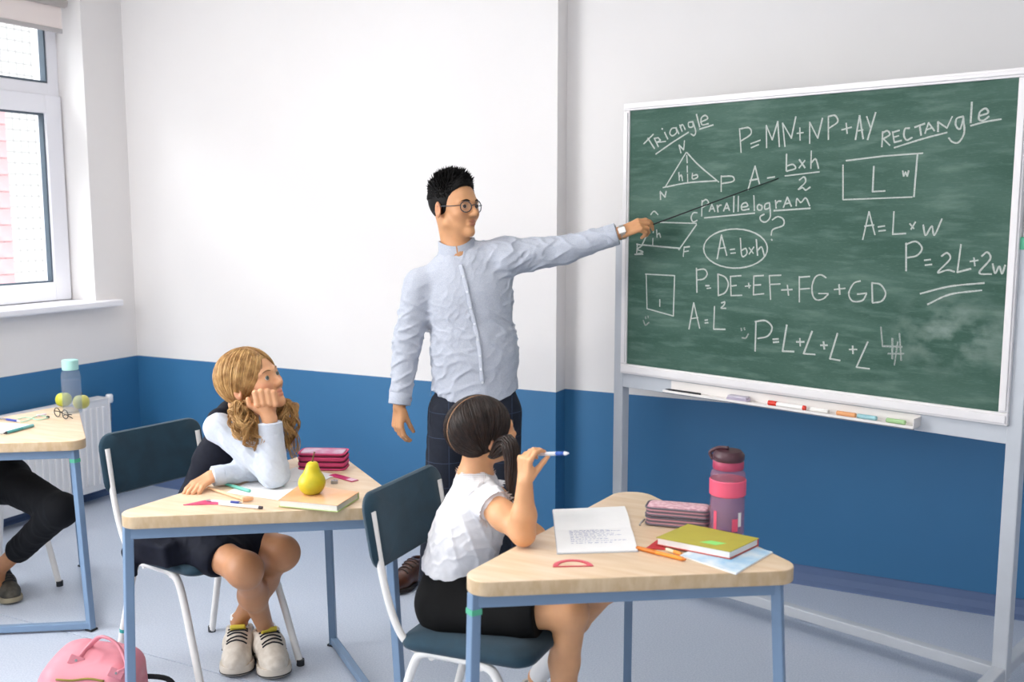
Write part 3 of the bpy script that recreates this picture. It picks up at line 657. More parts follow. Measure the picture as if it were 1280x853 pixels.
def strands(name, paths, rad, sides=4):
    """many thin tapered locks in one mesh; paths (n, m, 3), rad (n, m) or (m,)"""
    P = np.asarray(paths, float); n, m, _ = P.shape; rad = np.broadcast_to(rad, (n, m))
    T = np.gradient(P, axis=1); T /= np.linalg.norm(T, axis=2, keepdims=True) + 1e-12
    ref = rng.normal(size=(n, 1, 3)); N = np.cross(T, ref); N /= np.linalg.norm(N, axis=2, keepdims=True) + 1e-12; Bn = np.cross(T, N)
    a = np.arange(sides) / sides * 2 * math.pi
    V = P[:, :, None, :] + rad[:, :, None, None] * (np.cos(a)[:, None] * N[:, :, None, :] + np.sin(a)[:, None] * Bn[:, :, None, :])
    idx = np.arange(n * m * sides).reshape(n, m, sides); j1 = np.roll(np.arange(sides), -1)
    Q = np.stack([idx[:, :-1, :], idx[:, :-1, :][:, :, j1], idx[:, 1:, :][:, :, j1], idx[:, 1:, :]], -1).reshape(-1, 4)
    me = npmesh(name, V.reshape(-1, 3), Q); me.polygons.foreach_set('use_smooth', np.ones(len(Q), bool)); return me
def frame(f, u=(0, 0, 1)):
    f = nrm(f); r = nrm(np.cross(f, u)); return np.stack([r, f, np.cross(r, f)], 1)       # columns: right, forward, up
def skincol(me, V, base, spots):
    """vertex colours of the skin: base colour, with lips / cheeks / knuckles of their own colour, and painted leg shade"""
    c = np.tile(np.array([*lin(base), 1.0]), (len(V), 1))
    for col, cen, R, r, amt in spots:
        q = (V - cen) @ R / np.asarray(r); w = np.clip(1.35 - np.sqrt((q ** 2).sum(1)), 0, 0.5) / 0.5 * amt
        c[:, :3] = c[:, :3] * (1 - w[:, None]) + np.array(lin(col)) * w[:, None]
    at = me.color_attributes.new('tone', 'FLOAT_COLOR', 'POINT'); at.data.foreach_set('color', c.astype(np.float32).ravel())
M_skin = mat('skin', 'E0AC85', 0.5, var=0.06, scale=30, sss=0.12, attr='tone', bump=0.03, bscale=500)
M_eyew = mat('eye_white', 'CFC8C2', 0.4, spec=0.2); M_iris = mat('iris_brown', '3A2418', 0.3, spec=0.3); M_irisg = mat('iris_greyblue', '6A736E', 0.3, spec=0.3); M_pupil = mat('pupil_black', '0A0808', 0.2, spec=0.3)
def head(S, C, R, s=1.0, child=False):
    """add a head to the skin body; returns helpers in head space"""
    w = lambda x, y, z: C + R @ (A3(x, y, z) * s)
    nz = 0.72 if child else 1.0; jw = 0.9 if child else 1.0
    E = lambda c, r, k=0.02, op='u': S.ell(w(*c), A3(*r) * s, R, k * s, op)
    E((0, -0.018, 0.036), (0.073, 0.094, 0.084)); E((0, 0.030, 0.015), (0.061, 0.060, 0.074))
    E((0, 0.032, -0.043), (0.052 * jw, 0.055, 0.060 * jw)); S.sph(w(0, 0.073, -0.093 * (0.93 if child else 1)), 0.0185 * s, 0.024 * s)
    for q in (-1, 1):
        S.sph(w(q * 0.043 * jw, 0.004, -0.052), 0.022 * s, 0.026 * s)
        S.sph(w(q * 0.037, 0.059, -0.022), (0.024 if child else 0.021) * s, 0.024 * s)
        S.cap(w(q * 0.010, 0.088, 0.020), w(q * 0.044, 0.074, 0.021), 0.0075 * s, 0.006 * s, 0.016 * s)
    for q in (-1, 1):
        S.sph(w(q * 0.031, 0.100, 0.003), 0.0155 * s, 0.012 * s, 's')
    for q in (-1, 1):
        S.sph(w(q * 0.031, 0.0735, 0.003), 0.0152 * s, 0.005 * s)
        E((q * 0.031, 0.091, 0.0025), (0.0128, 0.012, 0.0047 if child else 0.0038), 0.002, 's')
    S.cap(w(0, 0.085, 0.010), w(0, 0.089 + 0.019 * nz, -0.025), 0.0075 * s, 0.0122 * s * (0.85 if child else 1), 0.012 * s)
    for q in (-1, 1): S.sph(w(q * 0.0115 * nz, 0.086 + 0.011 * nz, -0.029), 0.0082 * s, 0.008 * s)
    lq = 0.85 if child else 0.95; E((0, 0.0845, -0.0525), (0.022 * jw * lq, 0.0090, 0.0058 * lq), 0.008); E((0, 0.0832, -0.0640), (0.019 * jw * lq, 0.0098, 0.0066 * lq), 0.008)
    E((0, 0.100, -0.0580), (0.023 * jw, 0.012, 0.0013), 0.002, 's')
    for q in (-1, 1):
        S.ell(w(q * 0.0765, -0.014, -0.004), A3(0.009, 0.019, 0.031) * s, R @ np.array([[math.cos(q * 0.35), math.sin(q * 0.35), 0], [-math.sin(q * 0.35), math.cos(q * 0.35), 0], [0, 0, 1]]), 0.007 * s)
        E((q * 0.0885, -0.006, -0.002), (0.009, 0.010, 0.018), 0.004, 's')
    return w
def head_spots(w, R, s, lip, blush=0.25):
    sp = [(lip, w(0, 0.094, -0.0525), R, A3(0.016, 0.014, 0.0054) * s, 0.7), (lip, w(0, 0.092, -0.0645), R, A3(0.014, 0.014, 0.0058) * s, 0.7)]
    for q in (-1, 1): sp += [('D98A70', w(q * 0.042, 0.062, -0.028), R, A3(0.026, 0.03, 0.022) * s, blush), ('D48A70', w(q * 0.08, -0.014, -0.004), R, A3(0.014, 0.02, 0.03) * s, 0.35)]
    return sp
def eyes(root, w, R, s, iris, gaze=(0, 1, 0)):
    for q in (-1, 1):
        c = w(q * 0.031, 0.0752, 0.003); g = nrm(R @ nrm(gaze)); bm = bmesh.new(); bmesh.ops.create_uvsphere(bm, u_segments=24, v_segments=20, radius=0.0136 * s)
        for f in bm.faces:
            a = math.degrees(math.acos(max(-1, min(1, nrm(f.calc_center_median()) [2])))); f.material_index = 2 if a < 13 else 1 if a < 33 else 0
        M = Vector(g).to_track_quat('Z', 'Y').to_matrix().to_4x4(); M.translation = Vector(c); xf(bm, M)
        wobj('eye', bm, [M_eyew, iris, M_pupil], root, True)
def brows(root, w, m, s, wd=0.0022):
    for q in (-1, 1):
        P = catmull([w(q * x, y, z) for x, y, z in ((0.013, 0.0945, 0.0215), (0.028, 0.0915, 0.0265), (0.046, 0.080, 0.0225))], 5)
        wobj('eyebrow', tube(P, np.interp(np.linspace(0, 1, len(P)), [0, 0.5, 1], [wd, wd * 1.25, wd * 0.4]) * s, 6, True), m, root, True)
def hand(S, wr, d, n, s=1.0, side=1, curls=(0.3, 0.35, 0.4, 0.45), spread=0.08, thumb=(0.6, 0.4), k=0.004):
    """hand from wrist point; d along the palm, n out of the BACK of the hand; side=+1: thumb towards d x n"""
    wr = np.asarray(wr, float); d = nrm(d); n = nrm(n - d * np.dot(n, d)); t = np.cross(d, n) * side
    P = lambda a, b, c: wr + (d * a + t * b + n * c) * s
    S.cap(P(-0.03, 0, 0), P(0.012, 0, 0), 0.024 * s, 0.025 * s, 0.012 * s, ax=n, flat=0.72)
    for b0, b1 in ((-0.020, -0.028), (-0.007, -0.009), (0.007, 0.010), (0.018, 0.027)):
        S.cap(P(0.012, b0, 0), P(0.086, b1, 0.002), 0.0135 * s, 0.0105 * s, 0.010 * s)
    S.cap(P(0.02, 0.018, -0.006), P(0.05, 0.026, -0.010), 0.014 * s, 0.012 * s, 0.012 * s)
    tips = []
    for i, (b, L) in enumerate(((0.028, 0.92), (0.0095, 1.0), (-0.0095, 0.94), (-0.028, 0.76))):
        a = curls[i]; p = P(0.088 - 0.006 * abs(i - 1.2), b, 0.002); ang = 0.0; lat = spread * (1.3 - i)
        for seg, (l, r0, r1, f) in enumerate(((0.043, 0.0098, 0.0090, 1.0), (0.027, 0.0089, 0.0080, 1.25), (0.021, 0.0079, 0.0066, 0.8))):
            ang += a * f; v = nrm(d * math.cos(ang) - n * math.sin(ang) + t * lat * math.cos(ang)); q = p + v * l * L * s
            S.cap(p, q, r0 * s, r1 * s, k * s); p = q
        tips.append(p)
    p = P(0.022, 0.024, -0.010)
    for l, r0, r1, o, i in ((0.040, 0.0135, 0.0108, thumb[0], 0.0), (0.032, 0.0106, 0.0095, thumb[0] * 0.75, 0.15), (0.026, 0.0095, 0.0075, thumb[0] * 0.45, 0.3)):
        v = nrm(d * math.cos(o) + t * math.sin(o) - n * (thumb[1] + i)); q = p + v * l * s; S.cap(p, q, r0 * s, r1 * s, 0.005 * s); p = q
    tips.append(p); return tips
def folds(*w, seed=3):
    """cloth relief: irregular thin raised creases along several directions (normal, frequency, height, spread)"""
    g = np.random.default_rng(seed); terms = []
    for v, fr, am, sp in w:
        v = nrm(v); K = np.array([(v + g.normal(size=3) * 0.22 * sp) * fr * g.uniform(0.55, 1.15) for _ in range(4)]); terms.append((K, g.uniform(0, 6.28, 4), g.normal(size=3) * 11, g.uniform(0, 6.28), am))
    def f(P):
        d = 0
        for K, ph, km, pm, am in terms:
            n = np.sin(P @ K.T + ph).sum(-1) * 0.5
            d = d - am * (np.exp(-(n / 0.42) ** 2) - 0.35) * (0.55 + 0.45 * np.sin(P @ km + pm))
        return d
    return f
def shoe(root, heel, d, L, W, upper, sole, name='shoe', lace=None, tongue=None, chunky=1.0, ankle=0.075, lean=(0, 0, 1)):
    """shoe with its own sole, upper and laces; heel = point on the ground under the heel end, d = towards the toe"""
    heel = A3(heel[0], heel[1], heel[2]); d = nrm(A3(d[0], d[1], d[2] if len(d) > 2 else 0)); r = nrm(np.cross(d, (0, 0, 1))); u = np.cross(r, d)
    P = lambda a, b, c: heel + d * a * L + r * b * W + u * c
    sh = empty_child(name, root)
    out = [(0.02, -0.30), (0.0, 0.0), (0.02, 0.30), (0.16, 0.40), (0.42, 0.36), (0.68, 0.50), (0.88, 0.42), (0.985, 0.16), (0.985, -0.16), (0.88, -0.42), (0.68, -0.50), (0.42, -0.36), (0.16, -0.40)]
    C = catmull(out, 5, True); st = 0.020 * chunky; bm = bmesh.new(); rings = []
    for z, k in ((0.0, 0.95), (0.004, 1.0), (st * 0.6, 1.03), (st, 1.0)):
        rings.append([bm.verts.new(P(0.5 + (a - 0.5) * k, b * k, z + (0.012 * max(0, a - 0.72) / 0.28 if z == 0 else 0.008 * max(0, a - 0.75) / 0.25))) for a, b in C])
    n = len(C)
    for A, B in zip(rings[:-1], rings[1:]):
        for j in range(n): bm.faces.new((A[j], A[(j + 1) % n], B[(j + 1) % n], B[j]))
    bm.faces.new(rings[0][::-1]); bm.faces.new(rings[-1]); bmesh.ops.recalc_face_normals(bm, faces=bm.faces)
    wobj('sole', bm, sole, sh, 50)
    U = Body(); z0 = st
    U.cap(P(0.14, 0, z0 + 0.028), P(0.42, 0, z0 + 0.034), 0.036 * W / 0.09, 0.037 * W / 0.09, 0.02); U.cap(P(0.42, 0, z0 + 0.030), P(0.74, 0, z0 + 0.018), 0.040 * W / 0.09, 0.036 * W / 0.09, 0.03)
    U.cap(P(0.74, 0, z0 + 0.012), P(0.86, 0, z0 + 0.010), 0.037 * W / 0.09, 0.030 * W / 0.09, 0.02)
    U.cap(P(0.15, 0, z0 + 0.03), P(0.17, 0, z0 + ankle), 0.033 * W / 0.09, 0.036 * W / 0.09, 0.02); U.cap(P(0.22, 0, z0 + ankle - 0.01), P(0.60, 0, z0 + 0.034), 0.030 * W / 0.09, 0.026 * W / 0.09, 0.02)
    U.cut(P(0, 0, z0 - 0.004), -u); U.cut(P(0.2, 0, z0 + ankle + 0.004), u * 1.0 - d * 0.15)
    U.cap(P(0.19, 0, z0 + 0.05), P(0.19, 0, z0 + ankle + 0.06), 0.026 * W / 0.09, 0.029 * W / 0.09, 0.006, 's')
    wobj('upper', U.mesh('upper', 0.003), upper, sh)
    if lace is not None:
        for i in range(5):
            a = 0.40 + 0.07 * i; pts = []
            for b in np.linspace(-0.30, 0.30, 7):
                p = P(a + 0.03 * (b if i % 2 else -b), b, z0 + 0.12); v = -u
                for _ in range(60):
                    e = float(U(p[None])[0])
                    if e < 0.002: break
                    p = p + v * max(e * 0.7, 0.001)
                pts.append(p)
            wobj('lace', tube(catmull(pts, 3), 0.0032, 6), lace, sh, True)
    if tongue is not None:
        bm = bmesh.new(); rg = [[bm.verts.new(P(0.5 + (a - 0.5) * k, b * k, z + 0.010 * max(0, a - 0.74) / 0.26)) for a, b in C] for z, k in ((0.0005, 0.97), (0.007, 1.035), (0.0095, 1.02))]
        for A, B in zip(rg[:-1], rg[1:]):
            for j in range(n): bm.faces.new((A[j], A[(j + 1) % n], B[(j + 1) % n], B[j]))
        wobj('outsole', bm, M_black, sh, 50)
        wobj('heel_loop', tube(catmull([P(0.06, 0, z0 + ankle - 0.02), P(-0.01, 0, z0 + ankle + 0.005), P(0.03, 0, z0 + ankle + 0.022), P(0.10, 0, z0 + ankle + 0.004)], 5), 0.0035, 8), M_black, sh, True)
        for q in (-1, 1):
            pts = []
            for a, c in ((0.10, 0.055), (0.22, 0.030), (0.36, 0.018), (0.52, 0.022)):
                p = P(a, q * 0.8, z0 + c)
                for _ in range(60):
                    e = float(U(p[None])[0])
                    if e < 0.001: break
                    p = p - r * q * max(e * 0.7, 0.001)
                pts.append(p)
            wobj('side_stripe', tube(catmull(pts, 5), 0.0026, 6), M_black, sh, True)
        T = Body(); T.rbox(P(0.36, 0, z0 + ankle + 0.006), (0.027, 0.007, 0.040), frame(nrm(d + u * 0.9), nrm(u - d * 0.9)) @ np.array([[1, 0, 0], [0, 0, 1], [0, 1, 0]], float), 0.005)
        wobj('tongue', T.mesh('tongue', 0.0025), tongue, sh)
    return sh
def empty_child(name, root):
    o = bpy.data.objects.new(name, None); COL.objects.link(o); o.parent = root; o.empty_display_size = 0.03
    o.matrix_parent_inverse = (Matrix.Translation(root.location) @ root.rotation_euler.to_matrix().to_4x4()).inverted(); return o
# ------------------------------------------------------------------ the teacher, standing, pointing at the board
tR, tT = A3(0.892, 0.452, 0), A3(0.452, -0.892, 0)            # to the right and towards the camera, where he stands
TP0 = A3(-2.0, 3.5, 0)
def TP(x, y, b=0.0): return atpl(x, y, TP0 + tT * b, tT)
teacher = empty('person', (*atz(560, 742)[:2], 0), 0, 'adult in pale blue shirt and navy checked trousers pointing at the chalkboard', 'person')
M_shirt = mat('shirt_chambray', 'C4C7CF', 0.85, color2='AEB4C3', scale=300, bump=0.35, bscale=16, bdist=0.012, stretch=(1, 1, 1.6), sheen=0.1)
M_shirt_dark = mat('shirt_seam', '9DB0D2', 0.85)
M_hairk = mat('hair_black', '0E0B0A', 0.6, var=0.3, scale=80, spec=0.2)
S = Body()
TH = TP(569, 261, 0.03); th_f = math.radians(47); TS = 1.04
TF = frame(nrm(tR * math.sin(th_f) + tT * math.cos(th_f)) * math.cos(0.07) + A3(0, 0, math.sin(0.07)))
wt = head(S, TH, TF, TS)
nb = TP(573, 322, 0.0)
S.cap(wt(0, -0.030, -0.045), nb, 0.053, 0.058, 0.03); S.cap(wt(0, 0.012, -0.085), TP(576, 310, 0.03), 0.032, 0.036, 0.03)
S.cap(nb, TP(590, 470), 0.07, 0.09, 0.03); S.cap(TP(535, 345), TP(628, 315), 0.04, 0.04, 0.03)
# arms and hands
rw, re, rs = TP(499, 508, 0.05), TP(509, 430, 0.0), TP(524, 352)
lw, le, ls = TP(776, 291, 0.03), TP(706, 312, 0.0), TP(633, 320)
S.cap(rs, re, 0.040, 0.034); S.cap(re, rw, 0.034, 0.025); S.cap(ls, le, 0.042, 0.034); S.cap(le, lw, 0.034, 0.025)
hand(S, rw, TP(497, 545, 0.06) - rw, -tR * 0.75 + tT * 0.65, 0.95, -1, (0.36, 0.40, 0.46, 0.5), 0.03, (0.12, 0.45))
lhd = nrm(TP(818, 274, 0.05) - lw)
ltips = hand(S, lw, lhd, nrm(A3(0, 0, 0.75) + tT * 0.66), 0.92, -1, (0.42, 0.55, 0.75, 0.9), 0.03, (0.16, 0.55))
hipL, hipR = TP(622, 520), TP(566, 520); kL, kR = TP(628, 622, 0.02), TP(552, 615, 0.04); aL = atz(622, 722, 0.09); aR = atz(541, 726, 0.09)
S.cap(TP(592, 470), TP(592, 510), 0.09, 0.10); S.cap(hipL, kL, 0.06, 0.045); S.cap(kL, aL, 0.045, 0.032); S.cap(hipR, kR, 0.06, 0.045); S.cap(kR, aR, 0.045, 0.032)
me = S.mesh('body', 0.0026)
skincol(me, S.V, 'D39A6C', head_spots(wt, TF, TS, 'AC6455', 0.1)); wobj('body', me, M_skin, teacher)
eyes(teacher, wt, TF, TS, M_iris, (0.25, 1, 0.08)); brows(teacher, wt, M_hairk, TS)
# hair: close-cropped sides, spiky top
Hc = Body(); Hc.ell(wt(0, -0.020, 0.037), A3(0.0785, 0.0985, 0.089) * TS, TF); Hc.ell(wt(0, 0.03, 0.075), A3(0.052, 0.050, 0.050) * TS, TF, 0.02)
Hc.ell(wt(0, 0.120, 0.0), A3(0.22, 0.095, 0.095) * TS, TF, 0.008, 's'); Hc.ell(wt(0, 0.09, -0.075), A3(0.12, 0.12, 0.10) * TS, TF, 0.010, 's')
Hc.cutfn(lambda P: -(((P - TH) @ TF) @ A3(0, 0.50, 0.87) + 0.088 * TS), 0.006)
for q in (-1, 1): Hc.ell(wt(q * 0.082, -0.010, -0.012), A3(0.016, 0.024, 0.036) * TS, TF, 0.004, 's')
hr = wobj('hair', Hc.mesh('hair', 0.003), M_hairk, teacher)
pts = []; 
while len(pts) < 1000:
    v = nrm(rng.normal(size=3))
    if v[2] < 0.05: continue
    p = A3(0, -0.020, 0.037) + v * A3(0.076, 0.096, 0.087)
    if ((p - A3(0, 0.120, 0.0)) / A3(0.22, 0.097, 0.097)) @ ((p - A3(0, 0.120, 0.0)) / A3(0.22, 0.097, 0.097)) < 1: continue
    top = np.clip((v[2] - 0.35) / 0.4, 0, 1); ln = 0.008 + 0.029 * top * (0.75 + 0.5 * rng.random()); dr = nrm(v * 0.75 + A3(0, 0.28, 0.55) * top + rng.normal(size=3) * 0.18)
    pts.append([p + dr * ln * t + A3(0, 0.006, 0) * t * t * top for t in np.linspace(0, 1, 5)])
P = (np.array(pts) * TS) @ TF.T + TH
wobj('hair_spikes', strands('hair_spikes', P, np.array([0.0050, 0.0046, 0.0036, 0.0021, 0.0003]), 5), M_hairk, hr)
# glasses
M_rim = mat('glasses_rim', '3B4148', 0.3, 0.3)
gl = empty_child('eyeglasses', teacher)
for q in (-1, 1):
    ring = [wt(q * 0.033 + 0.0215 * math.cos(a), 0.104 - 0.018 * abs(q * 0.033 + 0.0215 * math.cos(a)) / 0.05, 0.001 + 0.0205 * math.sin(a)) for a in np.linspace(0, 2 * math.pi, 33)]
    wobj('rim', tube(ring, 0.0019, 8, False), M_rim, gl, True)
    bm = bmesh.new(); bm.faces.new([bm.verts.new(p) for p in ring[:-1]]); wobj('lens', bm, clearmat('lens_clear', 'FCFCFC', 0.05, 0.03), gl)
    wobj('temple_arm', tube([wt(q * 0.054, 0.088, 0.006), wt(q * 0.076, 0.05, 0.006), wt(q * 0.081, -0.012, 0.010), wt(q * 0.080, -0.03, -0.012)], 0.0018, 8), M_rim, gl, True)
wobj('bridge', tube(catmull([wt(-0.0125, 0.1005, 0.004), wt(0, 0.105, 0.008), wt(0.0125, 0.1005, 0.004)], 4), 0.0018, 8), M_rim, gl, True)
# shirt
SH = Body(); fa = dict(ax=tT, flat=0.62)
SH.cap(TP(594, 500), TP(593, 440), 0.178, 0.166, 0.04, **fa); SH.cap(TP(593, 440), TP(586, 365), 0.164, 0.166, 0.04, **fa); SH.cap(TP(586, 365), TP(581, 345), 0.160, 0.125, 0.04, **fa)
SH.cap(TP(532, 352), TP(574, 330), 0.052, 0.058, 0.035); SH.cap(TP(574, 326), TP(630, 318), 0.066, 0.060, 0.035); SH.cap(TP(578, 345), TP(573, 318), 0.10, 0.066, 0.03, ax=tT, flat=0.85)
SH.cap(TP(524, 356), re, 0.064, 0.056, 0.03); SH.cap(re, rw, 0.056, 0.042, 0.02); SH.cap(ls + A3(0, 0, -0.01), le, 0.074, 0.055, 0.04); SH.cap(le, lw, 0.055, 0.041, 0.02)
SH.disp = folds((A3(0, 0, 1) - tR * 0.55, 75, 0.0062, 1.6), (A3(0, 0, 1) + tR * 0.6, 60, 0.0050, 2.0), (tR - A3(0, 0, 0.5), 110, 0.0022, 2.0))
SH.cuff(rw - nrm(rw - re) * 0.008, rw - re); SH.cuff(lw - nrm(lw - le) * 0.016, lw - le)
hemz = TP(594, 492)[2]
SH.cutfn(lambda P: hemz - 0.028 + 0.05 * ((((P - TP(592, 490)) @ tR) / 0.18).clip(-1.2, 1.2)) ** 2 - P[..., 2] if False else np.where(((P - TP(545, 480)) @ tR) > -0.02, (hemz - 0.030 + 1.6 * ((P - TP(592, 490)) @ tR) ** 2) - P[..., 2], -1.0), 0.004)
SH.cutfn(lambda P: np.where(np.abs((P - TP(603, 492)) @ tR) < 0.03, 0.012 - 0.9 * (P[..., 2] - hemz + 0.02) * 0.5 - np.abs((P - TP(603, 492)) @ tR), -1.0), 0.003)
SH.cap(TP(573, 326, 0.012), wt(0, -0.01, -0.07), 0.052, 0.066, 0.006, 's')
sh = wobj('shirt', SH.mesh('shirt', 0.0036), M_shirt, teacher)
cen = TP(572, 309, 0.006); cup = nrm(wt(0, -0.02, -0.06) - nb)
col = [cen + (tR * math.cos(a) * 0.070 + tT * math.sin(a) * 0.066) + cup * (0.020 - 0.026 * max(0, math.sin(a)) ** 2) + A3(0, 0, 0.008 * math.cos(a)) for a in np.linspace(math.pi / 2 + 0.04, math.pi / 2 + 2 * math.pi - 0.04, 40)]
bm = bmesh.new(); rr = []
for p in col:
    o = nrm((p - cen) * A3(1, 1, 0)); rr.append([bm.verts.new(p + o * x + cup * z) for x, z in ((0.002, -0.036), (0.008, -0.036), (0.003, 0.012), (-0.003, 0.012))])
for a, b in zip(rr[:-1], rr[1:]):
    for j in range(4): bm.faces.new((a[j], a[(j + 1) % 4], b[(j + 1) % 4], b[j]))
bm.faces.new(rr[0]); bm.faces.new(rr[-1][::-1]); bmesh.ops.recalc_face_normals(bm, faces=bm.faces); wobj('collar_band', bm, M_shirt, sh, 40)
plk = [SH.hit(x, y) for x, y in ((575, 331), (579, 345), (584, 365), (588, 385), (593, 405), (597, 425), (600, 445), (601, 462), (603, 478))]; plk = [p + tT * 0.001 for p in plk if p is not None]
wobj('placket', tube(catmull(plk, 4), 0.0105, 8, True, 0.28), M_shirt, sh, True)
for p in plk[1::1]:
    q = p + tT * 0.0045; wobj('button', tube([q, q + tT * 0.0022], 0.0052, 12), mat('button_pale', 'E3E6EC', 0.3), sh, 40)
for w0, e0, rr_ in ((rw, re, 0.0445), (lw, le, 0.0435)):
    ax = nrm(w0 - e0); c0 = w0 - ax * (0.055 if w0 is rw else 0.062); c1 = w0 - ax * (0.006 if w0 is rw else 0.014)
    wobj('cuff', tube([c0, c0 + ax * 0.004, c1 - ax * 0.003, c1], [rr_ - 0.002, rr_ + 0.0012, rr_ + 0.0008, rr_ - 0.003], 28), M_shirt, sh, 40)
# trousers with a windowpane check
def check_mat():
    m = mat('trousers_navy_check', '131A2A', 0.85, var=0.2, scale=90, bump=0.1, bscale=300); nt = m.node_tree; L = nt.links; b = nt.nodes['Principled BSDF']
    tc = nt.nodes.new('ShaderNodeTexCoord'); mp = nt.nodes.new('ShaderNodeMapping'); mp.inputs['Rotation'].default_value = (0, 0, -YAW); L.new(tc.outputs['Object'], mp.inputs[0]); sp = nt.nodes.new('ShaderNodeSeparateXYZ'); L.new(mp.outputs[0], sp.inputs[0]); cur = None
    for ch, per in ((0, 0.042), (2, 0.05)):
        mo = nt.nodes.new('ShaderNodeMath'); mo.operation = 'PINGPONG'; mo.inputs[1].default_value = per; L.new(sp.outputs[ch], mo.inputs[0])
        lt = nt.nodes.new('ShaderNodeMath'); lt.operation = 'LESS_THAN'; lt.inputs[1].default_value = 0.0011; L.new(mo.outputs[0], lt.inputs[0])
        if cur is None: cur = lt.outputs[0]
        else:
            mxm = nt.nodes.new('ShaderNodeMath'); mxm.operation = 'MAXIMUM'; L.new(cur, mxm.inputs[0]); L.new(lt.outputs[0], mxm.inputs[1]); cur = mxm.outputs[0]
    mx = nt.nodes.new('ShaderNodeMix'); mx.data_type = 'RGBA'; old = b.inputs['Base Color'].links[0].from_socket; L.new(old, mx.inputs[6]); mx.inputs[7].default_value = (*lin('53678A'), 1)
    ml = nt.nodes.new('ShaderNodeMath'); ml.operation = 'MULTIPLY'; ml.inputs[1].default_value = 0.38; L.new(cur, ml.inputs[0]); L.new(ml.outputs[0], mx.inputs[0]); L.new(mx.outputs[2], b.inputs['Base Color']); return m
TR = Body(); TR.cap(TP(594, 482), TP(594, 512), 0.158, 0.168, 0.04, **dict(ax=tT, flat=0.66))
for hp, kn, an, x in ((hipL, kL, aL, 1), (hipR, kR, aR, -1)):
    TR.cap(hp + A3(0, 0, 0.01), kn, 0.098, 0.074, 0.035); TR.cap(kn, an + A3(0, 0, -0.03), 0.074, 0.060, 0.02)
TR.cutfn(lambda P: 0.062 - P[..., 2]); TR.cut(TP(594, 478), (0, 0, 1)); TR.disp = folds((A3(0, 0, 1) + tR * 0.5, 60, 0.0040, 1.6))
tr = wobj('trousers', TR.mesh('trousers', 0.0042), check_mat(), teacher)
M_brown = mat('shoe_brown_leather', '5E3624', 0.28, color2='31190F', scale=14, coat=0.4); M_lacebr = mat('lace_brown', '2A1912', 0.7); M_soleb = mat('sole_dark', '241914', 0.6)
tw, hl = atz(489, 745), atz(536, 717); dd = nrm((tw - hl) * A3(1, 1, 0))
shoe(teacher, tw - dd * 0.285, dd, 0.29, 0.10, M_brown, M_soleb, lace=M_lacebr, ankle=0.072)
tw2 = atz(640, 752); shoe(teacher, A3(aL[0], aL[1], 0) - nrm((tw2 - aL) * A3(1, 1, 0)) * 0.07, nrm((tw2 - aL) * A3(1, 1, 0)), 0.29, 0.10, M_brown, M_soleb, lace=M_lacebr, ankle=0.072)
# wrist watch
wa = nrm(lw - le); wc = lw + wa * 0.008; wf = frame(wa, nrm(tT + A3(0, 0, 0.35)))
wat = empty_child('wristwatch', teacher)
wobj('strap', tube([wc - wa * 0.010, wc - wa * 0.009, wc + wa * 0.009, wc + wa * 0.010], [0.0270, 0.0290, 0.0290, 0.0270], 28, True), mat('watch_steel', 'B9B5AE', 0.3, 0.9), wat, 40)
wobj('watch_face', xf(box((0, 0, 0), (0.026, 0.030, 0.008), 0.003), Matrix.Translation(Vector(wc + wf[:, 2] * 0.030)) @ Matrix(wf.tolist()).to_4x4()), mat('watch_dial', 'DAD6D2', 0.25, 0.3), wat)
# the pointer in his hand: touches the board
tip = onboard(973, 223, 0.002); grip = ltips[0] * 0.5 + ltips[4] * 0.5; pd = nrm(tip - grip)
ptr = empty('pointer_stick', grip, 0, 'thin black pointing stick held against the chalkboard', 'pointer')
wobj('rod', tube([grip - pd * 0.07, grip, tip], [0.0032, 0.0030, 0.0016], 8), M_black, ptr, True)

